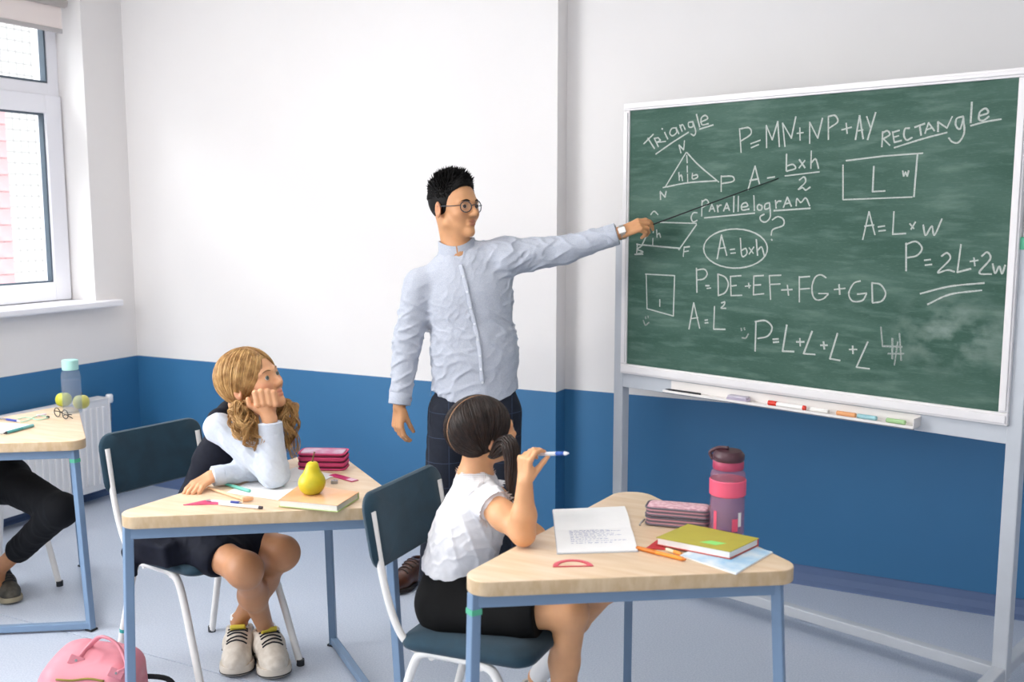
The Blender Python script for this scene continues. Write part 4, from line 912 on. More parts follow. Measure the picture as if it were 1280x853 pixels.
# ------------------------------------------------------------------ hair that runs from a parting to two low bunches
def parted_hair(root, w, R, C, s, m, name_len, ties, n=420, cap=(0.079, 0.099, 0.089), lift=0.004, part_front=0.40, w0=0.0022, wavy=0.0):
    cc = A3(0, -0.018, 0.034)
    Hb = Body(); Hb.ell(w(*cc), (A3(*cap) + lift) * s, R); Hb.ell(w(0, 0.118, -0.012), A3(0.060, 0.062, 0.098) * s, R, 0.010, 's')
    Hb.ell(w(0, 0.07, -0.10), A3(0.10, 0.09, 0.085) * s, R, 0.012, 's')
    for q in (-1, 1): Hb.ell(w(q * 0.088, -0.004, -0.014), A3(0.018, 0.020, 0.028) * s, R, 0.006, 's')
    Hb.cutfn(lambda P: -(((P - C) @ R) @ nrm(A3(0, 0.35, 0.94)) + 0.082 * s), 0.008)
    hr = wobj('hair', Hb.mesh('hair', 0.003), m, root)
    paths = []
    for q in (-1, 1):
        tie = nrm((A3(q * ties[0], ties[1], ties[2]) - cc) / A3(*cap))
        for _ in range(n):
            t = rng.random(); th = math.radians(62 - 205 * t)                     # along the parting: brow -> crown -> nape
            v0 = A3(q * (0.012 + 0.02 * rng.random()), math.cos(math.radians(90) - 0) * 0, 0); v0 = nrm(A3(q * 0.055, math.sin(th), math.cos(th)) + rng.normal(size=3) * 0.012)
            om = math.acos(np.clip(np.dot(v0, tie), -1, 1)); path = []; L = lift * (0.6 + 0.9 * rng.random()); sw = rng.normal() * 0.14
            for a in np.linspace(0, 1, 12):
                v = (math.sin((1 - a) * om) * v0 + math.sin(a * om) * tie) / math.sin(om); v = nrm(v + sw * math.sin(math.pi * a) * np.cross(v0, tie) * 0.35)
                path.append((cc + v * (A3(*cap) + L + 0.0022 * math.sin(math.pi * a))) * s)
            paths.append(path)
    pth = [w(*(cc + A3(0, math.sin(t_), math.cos(t_)) * (A3(*cap) + lift * 1.05))) for t_ in np.radians(np.linspace(56, -125, 40))]
    wobj('parting', tube(pth, 0.0019 * s, 8, True), mat('scalp', 'B48A68', 0.7), hr, True)
    P = np.array(paths) @ R.T + C
    wobj('hair_strands', strands('hair_strands', P, np.array([0.4, .8, 1, 1, 1, 1, 1, 1, 1, 1, .9, .7]) * w0 * s, 3), m, hr)
    return hr

# ------------------------------------------------------------------ the blonde child, chin on fist
blonde = empty('person', (-2.44, 2.50, 0), 0, 'blonde child in navy pinafore and pale blue blouse resting chin on fist', 'person')
M_blouse = mat('blouse_pale_blue', 'CBD3E0', 0.85, var=0.05, scale=120, bump=0.1, bscale=300)
M_navy = mat('pinafore_navy', '0F1322', 0.8, var=0.25, scale=60, bump=0.08, bscale=300, spec=0.25)
M_blond = mat('hair_blonde', 'CBA168', 0.42, color2='9A6E3C', scale=45, stretch=(1, 1, 1), spec=0.4)
bR, bT = A3(math.cos(math.radians(40)), math.sin(math.radians(40)), 0), A3(math.sin(math.radians(40)), -math.cos(math.radians(40)), 0)   # lateral / towards camera as seen at this child
BHC = atY(316, 480, 2.43); BS = 0.95; a = math.radians(56)
BF = frame(nrm(bR * math.sin(a) + bT * math.cos(a)) * math.cos(0.36) + A3(0, 0, math.sin(0.36)), nrm(A3(0, 0, 1) - bR * 0.12 + bT * 0.05))
S = Body(); wb = head(S, BHC, BF, BS, True)
nbB = A3(-2.25, 2.47, 0.935); pel = A3(-2.48, 2.51, 0.535)
S.cap(wb(0, -0.03, -0.05), nbB, 0.042, 0.045, 0.02); S.cap(nbB, pel, 0.06, 0.07, 0.03)
sR, eR, wR_ = atY(271, 534, 2.36), atz(343, 592, 0.795), atY(337, 524, 2.375)
sL, eL, wL = A3(-2.24, 2.57, 0.90), atz(336, 584, 0.79), atz(264, 596, 0.785)
for s_, e_, w_ in ((sR, eR, wR_), (sL, eL, wL)): S.cap(s_, e_, 0.03, 0.026); S.cap(e_, w_, 0.026, 0.020)
# fist under the cheek
fist = atY(331, 507, 2.372); fu = nrm(A3(0, 0, 1)); fr_ = bR; ft = bT
S.cap(wR_, fist - fr_ * 0.0 + A3(0, 0, -0.004), 0.021, 0.025, 0.015); S.rbox(fist + A3(0, 0, 0.004) + ft * -0.004, (0.034, 0.014, 0.026), np.stack([fr_, ft, fu], 1), 0.012, 0.012)
for i, dx in enumerate((-0.036, -0.018, 0.0005, 0.018)):
    k0 = atY(332, 487, 2.365) + fr_ * (dx + 0.004) + A3(0, 0, -0.004 - 0.004 * abs(i - 1.4)); k1 = k0 + A3(0, 0, -0.036) + ft * 0.010 + fr_ * 0.006
    S.cap(k0, k1, 0.0090, 0.0084, 0.004); S.cap(k0 - ft * 0.014 - A3(0, 0, 0.004), k0, 0.0088, 0.0090, 0.004); S.cap(k1, k1 - ft * 0.020 - A3(0, 0, 0.004), 0.008, 0.007, 0.004)
S.cap(fist - fr_ * 0.02 - A3(0, 0, 0.016), fist - fr_ * 0.046 + A3(0, 0, 0.002), 0.0095, 0.0085, 0.006); S.cap(fist - fr_ * 0.046 + A3(0, 0, 0.002), fist - fr_ * 0.050 + A3(0, 0, 0.022), 0.0085, 0.007, 0.004)
hand(S, wL, atz(232, 616, 0.762) - wL, A3(0.2, -0.35, 0.9), 0.72, 1, (0.35, 0.4, 0.45, 0.5), 0.04, (0.3, 0.3))
# legs, crossed at the ankles
kn, an = atY(306, 713, 2.36), atz(333, 788, 0.105); kf, af = atY(353, 692, 2.57), atz(299, 776, 0.13)
hn, hf = A3(-2.48, 2.43, 0.505), A3(-2.46, 2.59, 0.505)
S.cap(pel, A3(-2.47, 2.50, 0.51), 0.09, 0.09, 0.04)
for h_, k_, a_ in ((hn, kn, an), (hf, kf, af)):
    S.cap(h_, k_ + A3(0, 0, 0.004), 0.066, 0.047, 0.03); S.sph(k_ + A3(0.006, -0.004, 0), 0.045, 0.03); m_ = k_ * 0.60 + a_ * 0.40 - A3(0.008, -0.005, 0); S.cap(k_, m_, 0.041, 0.041, 0.05); S.cap(m_, a_, 0.041, 0.027, 0.05); S.cap(a_, a_ - A3(0, 0, 0.05), 0.027, 0.027)
me = S.mesh('body', 0.0026); skincol(me, S.V, 'DDA47A', head_spots(wb, BF, BS, 'C9776A', 0.35) + [('B98058', (kn + an) / 2 + A3(0, 0.06, 0.03), np.eye(3), A3(0.36, 0.36, 0.42), 0.75)]); wobj('body', me, M_skin, blonde)  # last spot paints shade under the desk onto the legs as darker tan
eyes(blonde, wb, BF, BS, M_irisg, (0.15, 1, 0.1)); brows(blonde, wb, mat('brow_blonde', '8A6238', 0.6), BS, 0.0018)
# blouse and pinafore
SL = Body(); SL.cap(sR + A3(0.004, 0.008, -0.004), eR, 0.044, 0.042, 0.02); SL.cap(eR, wR_, 0.045, 0.035, 0.02); SL.cap(sL, eL, 0.048, 0.040, 0.02); SL.cap(eL, wL, 0.039, 0.029, 0.02)
SL.cap(sR + A3(0, 0.01, -0.006), nbB - A3(0, 0, 0.03), 0.040, 0.05, 0.03); SL.cap(sL, nbB - A3(0, 0, 0.03), 0.046, 0.05, 0.03)
SL.disp = folds((A3(0.5, 0.2, 0.8), 110, 0.0036, 1.8), (A3(-0.6, 0.3, 0.6), 90, 0.0034, 1.5)); SL.cuff(wR_ - nrm(wR_ - eR) * 0.010, wR_ - eR, 0.06); SL.cuff(wL - nrm(wL - eL) * 0.004, wL - eL, 0.055); SL.cut((0, 0, 0.757), (0, 0, -1))
bl = wobj('blouse', SL.mesh('blouse', 0.0033), M_blouse, blonde)
for w0, e0, r0, o0 in ((wR_, eR, 0.0365, 0.010), (wL, eL, 0.0305, 0.003)):
    ax = nrm(w0 - e0); wobj('cuff', tube([w0 - ax * (o0 + 0.035), w0 - ax * (o0 + 0.032), w0 - ax * (o0 + 0.002), w0 - ax * o0], [r0 - 0.002, r0 + 0.0016, r0 + 0.001, r0 - 0.003], 26), M_blouse, bl, 40)
PV = Body(); ch = A3(-2.30, 2.47, 0.80); fw_ = nrm(nbB - pel); lat = A3(0.05, 1, 0)
PV.cap(pel, ch, 0.128, 0.118, 0.04, ax=np.cross(lat, fw_), flat=0.72); PV.cap(ch, nbB - A3(0.02, 0, 0.05), 0.118, 0.085, 0.04, ax=np.cross(lat, fw_), flat=0.72)
PV.cap(sR + A3(-0.014, 0.034, 0.010), nbB - A3(0.015, 0, 0.012), 0.046, 0.050, 0.02); PV.cap(sL - A3(0.0, 0.045, 0.0), nbB - A3(0.015, 0, 0.015), 0.040, 0.046, 0.02)
PV.disp = folds((A3(0.3, 0.2, 0.9), 45, 0.003, 1.6)); PV.cap(nbB + A3(-0.02, 0, -0.03), nbB + A3(-0.02, 0, 0.0), 0.072, 0.060, 0.03); PV.cap(nbB + A3(0, 0, 0.0), wb(0, -0.03, -0.05), 0.046, 0.052, 0.006, 's')
wobj('pinafore', PV.mesh('pinafore', 0.004), M_navy, blonde)
SK = Body(); SK.cap(pel, A3(-2.47, 2.50, 0.52), 0.135, 0.15, 0.04, ax=A3(0, 0, 1), flat=0.75)
for h_, k_ in ((hn, kn), (hf, kf)): SK.cap(h_, h_ * 0.42 + k_ * 0.58, 0.090, 0.078, 0.05, ax=A3(0, 0, 1), flat=0.85)
SK.cap(hn * 0.45 + kn * 0.55, hf * 0.45 + kf * 0.55, 0.062, 0.062, 0.03, ax=A3(0, 0, 1), flat=0.7)
fl0, fl1 = atY(178, 688, 2.275), atY(225, 690, 2.27)
SK.rbox(fl0 + A3(0.03, 0.02, -0.005), (0.085, 0.026, 0.040), frame(nrm(A3(0.05, 1, 0.15))), 0.012, 0.05); SK.cap(atY(160, 690, 2.28), atY(168, 718, 2.26), 0.022, 0.010, 0.04); SK.cap(fl0 + A3(0, 0.03, 0.03), pel + A3(-0.05, -0.06, -0.02), 0.05, 0.07, 0.05)
SK.disp = folds((A3(0.8, 0.6, 0.2), 70, 0.003, 1.5), (A3(0.2, 1, 0.3), 48, 0.003, 1.2)); SK.cut((0, 0, 0.462), (0, 0, -1)) if False else None
kd = nrm(kn - hn); SK.cut(hn * 0.30 + kn * 0.70, kd)
wobj('skirt', SK.mesh('skirt', 0.0042), M_navy, blonde)
# sneakers and socks
M_cream = mat('sneaker_cream', 'D9D0C4', 0.7, color2='C9BEB0', scale=40, bump=0.08, bscale=200); M_yel = mat('sneaker_yellow', 'E6D24A', 0.7); M_lace = mat('lace_black', '2A2B2E', 0.8); M_solec = mat('sneaker_sole', 'CFC5B8', 0.7); M_sock = mat('sock_white', 'EDEBEA', 0.9, bump=0.15, bscale=300)
t1, t2 = atz(284, 892, 0.02), atz(370, 892, 0.02)
for toe, an_ in ((t1, af), (t2, an)):
    h0 = A3(an_[0], an_[1], 0); d0 = nrm((toe - h0) * A3(1, 1, 0)); hl_ = h0 - d0 * 0.055
    shoe(blonde, A3(hl_[0], hl_[1], 0.0), d0, 0.255, 0.116, M_cream, M_solec, 'sneaker', M_lace, M_yel, 1.7, 0.07)
    wobj('sock', tube([A3(an_[0], an_[1], 0.05), A3(an_[0], an_[1], an_[2] + 0.012), an_ + (0, 0, 0.022)], [0.031, 0.0315, 0.030], 20), M_sock, blonde, True)
# hair: parting, smooth sides, two curly bunches
hb = parted_hair(blonde, wb, BF, BHC, BS, M_blond, 0, (0.062, -0.060, -0.066), 1000, w0=0.0015, lift=0.006)
def curls(path, clumps, per, rad, cr):
    """a bunch of ringlets: clumps of strands that wind together around the fall of the bunch"""
    M_ = catmull(path, 10); mm = len(M_); T, N, B = frames(M_); paths = []; n = 40
    for i in range(clumps):
        ph, tw = rng.random() * 6.28, rng.uniform(13, 24) * rng.choice([-1, 1]); r0 = math.sqrt(rng.random()) * rad; a0 = rng.random() * 6.28; c0 = cr * rng.uniform(0.6, 1.25); end = rng.uniform(0.72, 1.04)
        for j in range(per):
            tt = np.linspace(0, end, n); idx = np.clip(tt, 0, 1) * (mm - 1); q = lambda X: np.stack([np.interp(idx, np.arange(mm), X[:, c]) for c in range(3)], 1)
            base = q(M_) + np.maximum(tt - 1, 0)[:, None] * A3(0, 0, -0.3); Ni, Bi = q(N), q(B)
            env = (0.25 + 0.75 * np.sin(np.clip(tt * 1.7, 0, 1) * math.pi / 2)) * (1 - 0.3 * tt); jo = rng.normal(size=2) * 0.0035; c = (c0 + rng.normal() * 0.0012) * np.clip(tt * 3, 0, 1); an2 = ph + tw * tt + rng.normal() * 0.22
            paths.append(base + Ni * (r0 * env * math.cos(a0) + jo[0] + c * np.cos(an2))[:, None] + Bi * (r0 * env * math.sin(a0) + jo[1] + c * np.sin(an2))[:, None])
    return strands('bunch', np.array(paths), np.interp(np.linspace(0, 1, n), [0, 0.15, 0.7, 1], [0.0013, 0.0021, 0.0018, 0.0005]), 3)
tq = wb(0.064, -0.062, -0.066)
wobj('hair_bunch', curls([tq, atY(301, 512, 2.335), atY(308, 535, 2.325), atY(322, 558, 2.33)], 30, 11, 0.038, 0.013), M_blond, hb)
tq2 = wb(-0.064, -0.055, -0.066)
wobj('hair_bunch', curls([tq2, wb(-0.07, -0.02, -0.11), atY(357, 510, 2.50), atY(362, 535, 2.49), atY(359, 568, 2.50)], 20, 10, 0.030, 0.015), M_blond, hb)
for q, p in ((1, tq), (-1, tq2)): wobj('hair_tie', xf(lathe([(0.010, -0.005), (0.016, 0.0), (0.010, 0.005)], 16), Matrix.Translation(Vector(p)) @ Matrix(BF.tolist()).to_4x4()), M_lace, hb, True)

# ------------------------------------------------------------------ the dark-haired child in front, pen in hand
dark = empty('person', (-1.265, 2.385, 0), 0, 'dark-haired child in white lace blouse and black skirt holding a pen', 'person')
M_white_b = mat('blouse_white', 'F0EEF0', 0.85, var=0.03, scale=90, bump=0.12, bscale=220)
M_skirtk = mat('skirt_black', '070708', 0.85, var=0.2, scale=60, spec=0.25, bump=0.06, bscale=250)
M_haird = mat('hair_dark_brown', '33221A', 0.42, color2='1C120D', scale=70, spec=0.45)
DHC = atY(605, 544, 2.40); DS = 0.90; a = math.radians(121)
dR, dT = A3(math.cos(math.radians(27)), math.sin(math.radians(27)), 0), A3(math.sin(math.radians(27)), -math.cos(math.radians(27)), 0)
DF = frame(nrm(dR * math.sin(a) + dT * math.cos(a)) * math.cos(0.16) + A3(0, 0, math.sin(0.16)), nrm(A3(0, 0, 1) + dR * 0.02))
S = Body(); wd = head(S, DHC, DF, DS, True)
nbD = atY(594, 603, 2.385); pelD = A3(-1.385, 2.40, 0.53)
S.cap(wd(0, -0.035, -0.05), nbD, 0.039, 0.042, 0.02); S.cap(nbD, pelD, 0.055, 0.07, 0.03)
sD, eD, wD = atY(607, 624, 2.305), atz(654, 668, 0.785), atY(656, 603, 2.215)
sD2, eD2, wD2 = nbD + A3(-0.03, 0.115, -0.045), A3(-1.22, 2.56, 0.66), A3(-1.10, 2.47, 0.585)
S.cap(sD, sD * 0.5 + eD * 0.5, 0.040, 0.037, 0.02); S.cap(sD * 0.5 + eD * 0.5, eD, 0.036, 0.028, 0.02); S.cap(eD, eD * 0.65 + wD * 0.35, 0.028, 0.030, 0.02); S.cap(eD * 0.65 + wD * 0.35, wD, 0.030, 0.020, 0.02)
S.cap(sD2, eD2, 0.036, 0.028); S.cap(eD2, wD2, 0.028, 0.02); hand(S, wD2, A3(0.6, -0.7, 0), A3(0, 0, 1), 0.62, 1)
S.cap(sD, nbD - A3(0, 0, 0.04), 0.026, 0.026, 0.02); S.cap(sD2, nbD - A3(0, 0, 0.04), 0.026, 0.026, 0.02)
pend = nrm(atY(711, 567, 2.17) - atY(672, 577, 2.19))
dtips = hand(S, wD, atY(657, 572, 2.215) - wD, nrm(-dR * 0.75 + dT * 0.6), 0.70, 1, (0.62, 0.75, 0.9, 1.0), 0.03, (0.25, 0.75))
hD1, hD2 = A3(-1.38, 2.33, 0.505), A3(-1.38, 2.47, 0.505); kD1, kD2 = atY(714, 766, 2.37), A3(-0.99, 2.53, 0.56); aD1, aD2 = A3(-1.075, 2.44, 0.09), A3(-1.30, 2.745, 0.13)
S.cap(pelD, pelD - A3(0.0, 0, 0.02), 0.09, 0.09, 0.04)
for h_, k_, a_ in ((hD1, kD1, aD1), (hD2, kD2, aD2)):
    S.cap(h_, k_, 0.064, 0.046, 0.02); m_ = k_ * 0.65 + a_ * 0.35 - A3(0.012, 0, 0); S.cap(k_, m_, 0.043, 0.041, 0.02); S.cap(m_, a_, 0.040, 0.026, 0.02); S.cap(a_, a_ - A3(0, 0, 0.04), 0.026, 0.026)
me = S.mesh('body', 0.0026); skincol(me, S.V, 'DFA577', head_spots(wd, DF, DS, 'C9776A', 0.25)); wobj('body', me, M_skin, dark)
eyes(dark, wd, DF, DS, M_iris); brows(dark, wd, M_haird, DS, 0.0018)
ad = nrm(eD - sD); BW = Body(); chD = nbD * 0.55 + pelD * 0.45; up_ = nrm(nbD - pelD); fwd_ = np.cross(A3(0, 1, 0), up_)
BW.cap(pelD + A3(0.0, 0, 0.075), chD, 0.122, 0.108, 0.04, ax=fwd_, flat=0.82); BW.cap(chD, nbD - A3(0.0, 0, 0.022), 0.108, 0.074, 0.04, ax=fwd_, flat=0.84)
BW.cap(sD + ad * 0.024, nbD - A3(0, 0, 0.012), 0.049, 0.050, 0.02); BW.cap(sD2 + (nbD - sD2) * 0.1, nbD - A3(0, 0, 0.012), 0.044, 0.047, 0.02)
BW.disp = folds((A3(0.8, 0.3, 0.35), 70, 0.0040, 1.5), (A3(-0.5, 0.4, 0.8), 100, 0.0030, 1.6)); ad = nrm(eD - sD); BW.cut(sD + ad * 0.030, nrm(ad + A3(0, -0.6, 0.1))) if False else None
BW.cap(nbD + nrm(wd(0, -0.035, -0.05) - nbD) * 0.046, wd(0, -0.035, -0.05), 0.041, 0.05, 0.006, 's'); BW.cut(pelD + A3(0, 0, 0.062), (-0.10, 0, -1))
BW.cap(sD + ad * 0.092, eD, 0.043, 0.050, 0.006, 's'); ad2 = nrm(eD2 - sD2); BW.cap(sD2 + ad2 * 0.085, eD2, 0.042, 0.048, 0.006, 's')
bw = wobj('blouse', BW.mesh('blouse', 0.0033), M_white_b, dark)
def ruffle(c, ax, r, amp, n=22, wd_=0.016):
    ax = nrm(ax); u = nrm(np.cross(ax, (0.2, 0.3, 0.9))); v = np.cross(ax, u); bm = bmesh.new(); rows = []
    for i in range(n * 6):
        t = i / (n * 6) * 2 * math.pi; wv = math.sin(t * n); d = u * math.cos(t) + v * math.sin(t)
        rows.append([bm.verts.new(c + d * r - ax * 0.006), bm.verts.new(c + d * (r + amp * 0.5 + 0.002 * wv) + ax * 0.004), bm.verts.new(c + d * (r + amp + 0.004 * wv) + ax * (wd_ * 0.6 + 0.004 * wv))])
    for a_, b_ in zip(rows, rows[1:] + rows[:1]):
        for j in range(2): bm.faces.new((a_[j], a_[j + 1], b_[j + 1], b_[j]))
    return bm
wobj('armhole_ruffle', ruffle(sD + ad * 0.046, ad, 0.043, 0.010), M_white_b, bw, True); wobj('armhole_ruffle', ruffle(sD2 + ad2 * 0.02, ad2, 0.042, 0.010), M_white_b, bw, True)
nd = nrm(wd(0, -0.035, -0.05) - nbD); wobj('neck_ruffle', ruffle(nbD + nd * 0.022, nd, 0.046, 0.008, 26, 0.014), M_white_b, bw, True)
# crochet yoke: rows of small raised loops over the shoulder
yk = [(577, 574), (596, 578), (609, 592), (606, 604), (594, 612), (584, 622), (566, 612), (556, 606), (563, 590)]
def inside(x, y, P):
    r = False
    for (x0, y0), (x1, y1) in zip(P, P[1:] + P[:1]):
        if (y0 > y) != (y1 > y) and x < (x1 - x0) * (y - y0) / (y1 - y0) + x0: r = not r
    return r
st_ = 1.15; cache = {}
def yv(i, j):
    if (i, j) not in cache:
        cache[i, j] = None
    return cache[i, j]
ijs = [(i, j) for i in range(56) for j in range(50) if inside(552 + i * st_, 570 + j * st_, yk)]
for k_, p_ in zip(ijs, BW.hits([552 + i * st_ for i, j in ijs], [570 + j * st_ for i, j in ijs], 2.0)): cache[k_] = p_
lv, uv_ = bmesh.new(), bmesh.new(); vc = {}
for i in range(54):
    for j in range(48):
        q = [(i, j), (i + 1, j), (i + 1, j + 1), (i, j + 1)]; P = [yv(*k) for k in q]
        if any(p is None for p in P) or max(np.linalg.norm(P[a] - P[a - 1]) for a in range(4)) > 0.02: continue
        for bm_, off, skip in ((lv, 0.0036, (i % 2 == 1 and j % 2 == 1)), (uv_, 0.0014, False)):
            if skip: continue
            vs = []
            for k, p in zip(q, P):
                if (k, off) not in vc: vc[k, off] = bm_.verts.new(p - nrm(p - CAMP) * off)
                vs.append(vc[k, off])
            bm_.faces.new(vs[::-1])
wobj('lace_yoke', lv, M_white_b, bw, True); wobj('yoke_lining', uv_, mat('lace_lining', 'A8877A', 0.9), bw, True)
SK = Body(); SK.cap(pelD + A3(0, 0, 0.065), pelD - A3(0, 0, 0.015), 0.110, 0.135, 0.04, ax=fwd_, flat=0.86)
for h_, k_ in ((hD1, kD1), (hD2, kD2)): SK.cap(h_, h_ * 0.25 + k_ * 0.75, 0.084, 0.072, 0.05, ax=A3(0, 0, 1), flat=0.95)
SK.cap(hD1 * 0.3 + kD1 * 0.7, hD2 * 0.3 + kD2 * 0.7, 0.062, 0.062, 0.04); SK.cap(hD1 + A3(0.02, -0.055, -0.015), hD1 * 0.35 + kD1 * 0.65 + A3(0, -0.05, -0.02), 0.028, 0.024, 0.04)
SK.disp = folds((A3(0.8, 0.5, 0.3), 50, 0.003, 1.5)); SK.cut(hD1 * 0.24 + kD1 * 0.76, kD1 - hD1); SK.cut(pelD + A3(0, 0, 0.085), (-0.10, 0, 1))
sk = wobj('skirt', SK.mesh('skirt', 0.0042), M_skirtk, dark)
wobj('waistband', tube([pelD + A3(-0.004, 0, 0.060), pelD + A3(-0.002, 0, 0.064), pelD + A3(0.0, 0, 0.086), pelD + A3(0.0, 0, 0.089)], [0.100, 0.104, 0.102, 0.098], 40), M_skirtk, sk, 40)
for a_, k_ in ((aD1, kD1), (aD2, kD2)):
    t_ = nrm(k_ - a_); wobj('sock', tube([a_ - A3(0, 0, 0.03), a_, a_ + t_ * 0.12, a_ + t_ * 0.20, a_ + t_ * 0.206], [0.031, 0.030, 0.036, 0.0415, 0.040], 22), M_sock, dark, True)
M_greysh = mat('shoe_pale_grey', 'C9C6C2', 0.7, var=0.08, scale=40, bump=0.05, bscale=200)
shoe(dark, A3(-1.13, 2.44, 0), A3(1, -0.05, 0), 0.205, 0.082, M_greysh, M_solec, 'sneaker', None, None, 1.2, 0.06)
shoe(dark, A3(-1.355, 2.775, 0.02), A3(0.85, -0.5, -0.02), 0.205, 0.082, M_greysh, M_solec, 'sneaker', None, None, 1.2, 0.06)
hd_ = parted_hair(dark, wd, DF, DHC, DS, M_haird, 0, (0.070, -0.040, -0.050), 1000, w0=0.0014, lift=0.005)
def lock(path, n, rad):
    M_ = catmull(path, 8); mm = len(M_); T, N, B = frames(M_); paths = []
    for i in range(n):
        a0 = rng.random() * 6.28; r0 = rad * math.sqrt(rng.random()); tt = np.linspace(0, 1, 16); idx = tt * (mm - 1); q = lambda X: np.stack([np.interp(idx, np.arange(mm), X[:, j]) for j in range(3)], 1)
        e = r0 * np.interp(tt, [0, 0.12, 0.4, 1], [0.35, 0.9, 1.0, 0.25]); jit = rng.normal() * 0.2; paths.append(q(M_) + q(N) * (e * np.cos(a0 + jit * tt))[:, None] + q(B) * (e * np.sin(a0 + jit * tt))[:, None])
    return strands('bunch', np.array(paths), np.interp(np.linspace(0, 1, 16), [0, 0.2, 0.8, 1], [0.0020, 0.0026, 0.0020, 0.0004]), 5)
td = wd(0.074, -0.020, -0.046)
wobj('hair_bunch', lock([td, atY(634, 553, 2.33), atY(640, 572, 2.32), atY(638, 600, 2.32), atY(640, 634, 2.33)], 160, 0.024), M_haird, hd_)
td2 = wd(-0.074, -0.03, -0.05); wobj('hair_bunch', lock([td2, td2 + A3(0.04, 0.03, -0.06), td2 + A3(0.05, 0.02, -0.16), td2 + A3(0.04, 0.0, -0.24)], 120, 0.022), M_haird, hd_)
for p in (td, td2): wobj('hair_tie', xf(lathe([(0.008, -0.006), (0.014, 0.0), (0.008, 0.006)], 16), Matrix.Translation(Vector(p)) @ Matrix(DF.tolist()).to_4x4()), M_black, hd_, True)
# pen in the hand
g0 = (dtips[0] + dtips[4]) / 2; pt = atY(711, 567, float(g0[1]) - 0.01); pdv = nrm(pt - g0); PENL = float(np.linalg.norm(pt - g0))
pen = empty('ballpoint_pen', g0, 0, 'white and blue ballpoint pen held by the dark-haired child', 'pen')
M_penw = mat('pen_white', 'E9EBEF', 0.3); M_penb = mat('pen_blue', '2C5BB0', 0.35)
wobj('barrel', tube([g0 - pdv * 0.055, g0, g0 + pdv * PENL * 0.45], 0.0052, 12), M_penw, pen, True); wobj('grip', tube([g0 + pdv * PENL * 0.45, g0 + pdv * PENL * 0.80], [0.0054, 0.0054], 12), M_penb, pen, True)
wobj('tip', tube([g0 + pdv * PENL * 0.80, g0 + pdv * PENL * 0.88, g0 + pdv * PENL], [0.005, 0.0045, 0.0012], 12), M_penw, pen, True)

# ------------------------------------------------------------------ the child cut by the left picture edge
lc = empty('person', (-3.80, 2.66, 0), 0, 'seated child in black trousers, cut off by the left picture edge', 'person')
LR = A3(0, 0, 1)
hipl, knl, anl = A3(-3.70, 2.66, 0.50), atY(76, 638, 2.60), atY(-4, 714, 2.60)
hipl2, knl2, anl2 = A3(-3.84, 2.50, 0.50), A3(-3.60, 2.36, 0.47), A3(-3.78, 2.36, 0.12)
S = Body(); pl_ = A3(-3.86, 2.58, 0.54); nl = A3(-4.06, 2.53, 0.96); LF = frame(A3(1, 0.25, 0.05)); LHC = nl + A3(0.03, 0.0, 0.17); wl = head(S, LHC, LF, 0.93, True)
S.cap(nl + A3(0.0, 0, 0.08), nl, 0.042, 0.045); S.cap(nl, pl_, 0.06, 0.07); S.cap(pl_, pl_ - A3(0, 0, 0.02), 0.09, 0.09)
for h_, k_, a_ in ((hipl, knl, anl), (hipl2, knl2, anl2)): S.cap(h_, k_, 0.05, 0.04); S.cap(k_, a_, 0.04, 0.030); S.cap(a_, a_ - A3(0.0, 0, 0.07), 0.030, 0.028)
for q in (-1, 1):
    s_ = nl + A3(0.0, q * 0.12, -0.05); e_ = s_ + A3(0.10, q * 0.03, -0.17); w_ = A3(-3.80, 2.55 + q * 0.10, 0.64); S.cap(s_, e_, 0.034, 0.028); S.cap(e_, w_, 0.028, 0.02); hand(S, w_, A3(1, -q * 0.3, -0.1), A3(0, 0, 1), 0.66, q)
me = S.mesh('body', 0.003); skincol(me, S.V, 'B67F57', head_spots(wl, LF, 0.93, 'B8705F', 0.2)); wobj('body', me, M_skin, lc)
eyes(lc, wl, LF, 0.93, M_iris); brows(lc, wl, M_haird, 0.93)
Hb = Body(); Hb.ell(wl(0, -0.02, 0.037), A3(0.080, 0.100, 0.090) * 0.93, LF); Hb.ell(wl(0, 0.12, -0.01), A3(0.065, 0.066, 0.090) * 0.93, LF, 0.01, 's'); Hb.cutfn(lambda P: -(((P - LHC) @ LF) @ A3(0, 0.4, 0.92) + 0.075), 0.006); wobj('hair', Hb.mesh('hair', 0.004), M_haird, lc)
TS_ = Body(); TS_.cap(pl_ + A3(0, 0, 0.02), nl - A3(0, 0, 0.06), 0.125, 0.105, 0.03, ax=A3(1, 0, 0), flat=0.75)
for q in (-1, 1): s_ = nl + A3(0.0, q * 0.12, -0.05); TS_.cap(s_, nl - A3(0, 0, 0.03), 0.046, 0.05, 0.03); TS_.cap(s_, s_ + A3(0.10, q * 0.03, -0.17), 0.046, 0.04, 0.02); TS_.cap(s_ + A3(0.10, q * 0.03, -0.17), A3(-3.81, 2.55 + q * 0.10, 0.64), 0.04, 0.03, 0.02)
TS_.cap(nl, nl + A3(0, 0, 0.1), 0.05, 0.05, 0.006, 's'); wobj('shirt', TS_.mesh('shirt', 0.005), M_white_b, lc)
M_trk = mat('trousers_black', '080A10', 0.85, var=0.25, scale=60, spec=0.25, bump=0.08, bscale=250)
TB = Body(); TB.cap(pl_, hipl, 0.12, 0.10, 0.04); TB.cap(pl_, hipl2, 0.12, 0.10, 0.04)
for h_, k_, a_ in ((hipl, knl, anl), (hipl2, knl2, anl2)): TB.cap(h_, k_, 0.085, 0.062, 0.03); TB.sph(k_, 0.060, 0.03); TB.cap(k_, k_ * 0.36 + a_ * 0.64, 0.062, 0.052, 0.02)
TB.disp = folds((A3(0.8, 0.2, 0.6), 60, 0.0035, 1.8)); ad_ = nrm(anl - knl); TB.cut(knl * 0.30 + anl * 0.70, ad_) if False else None
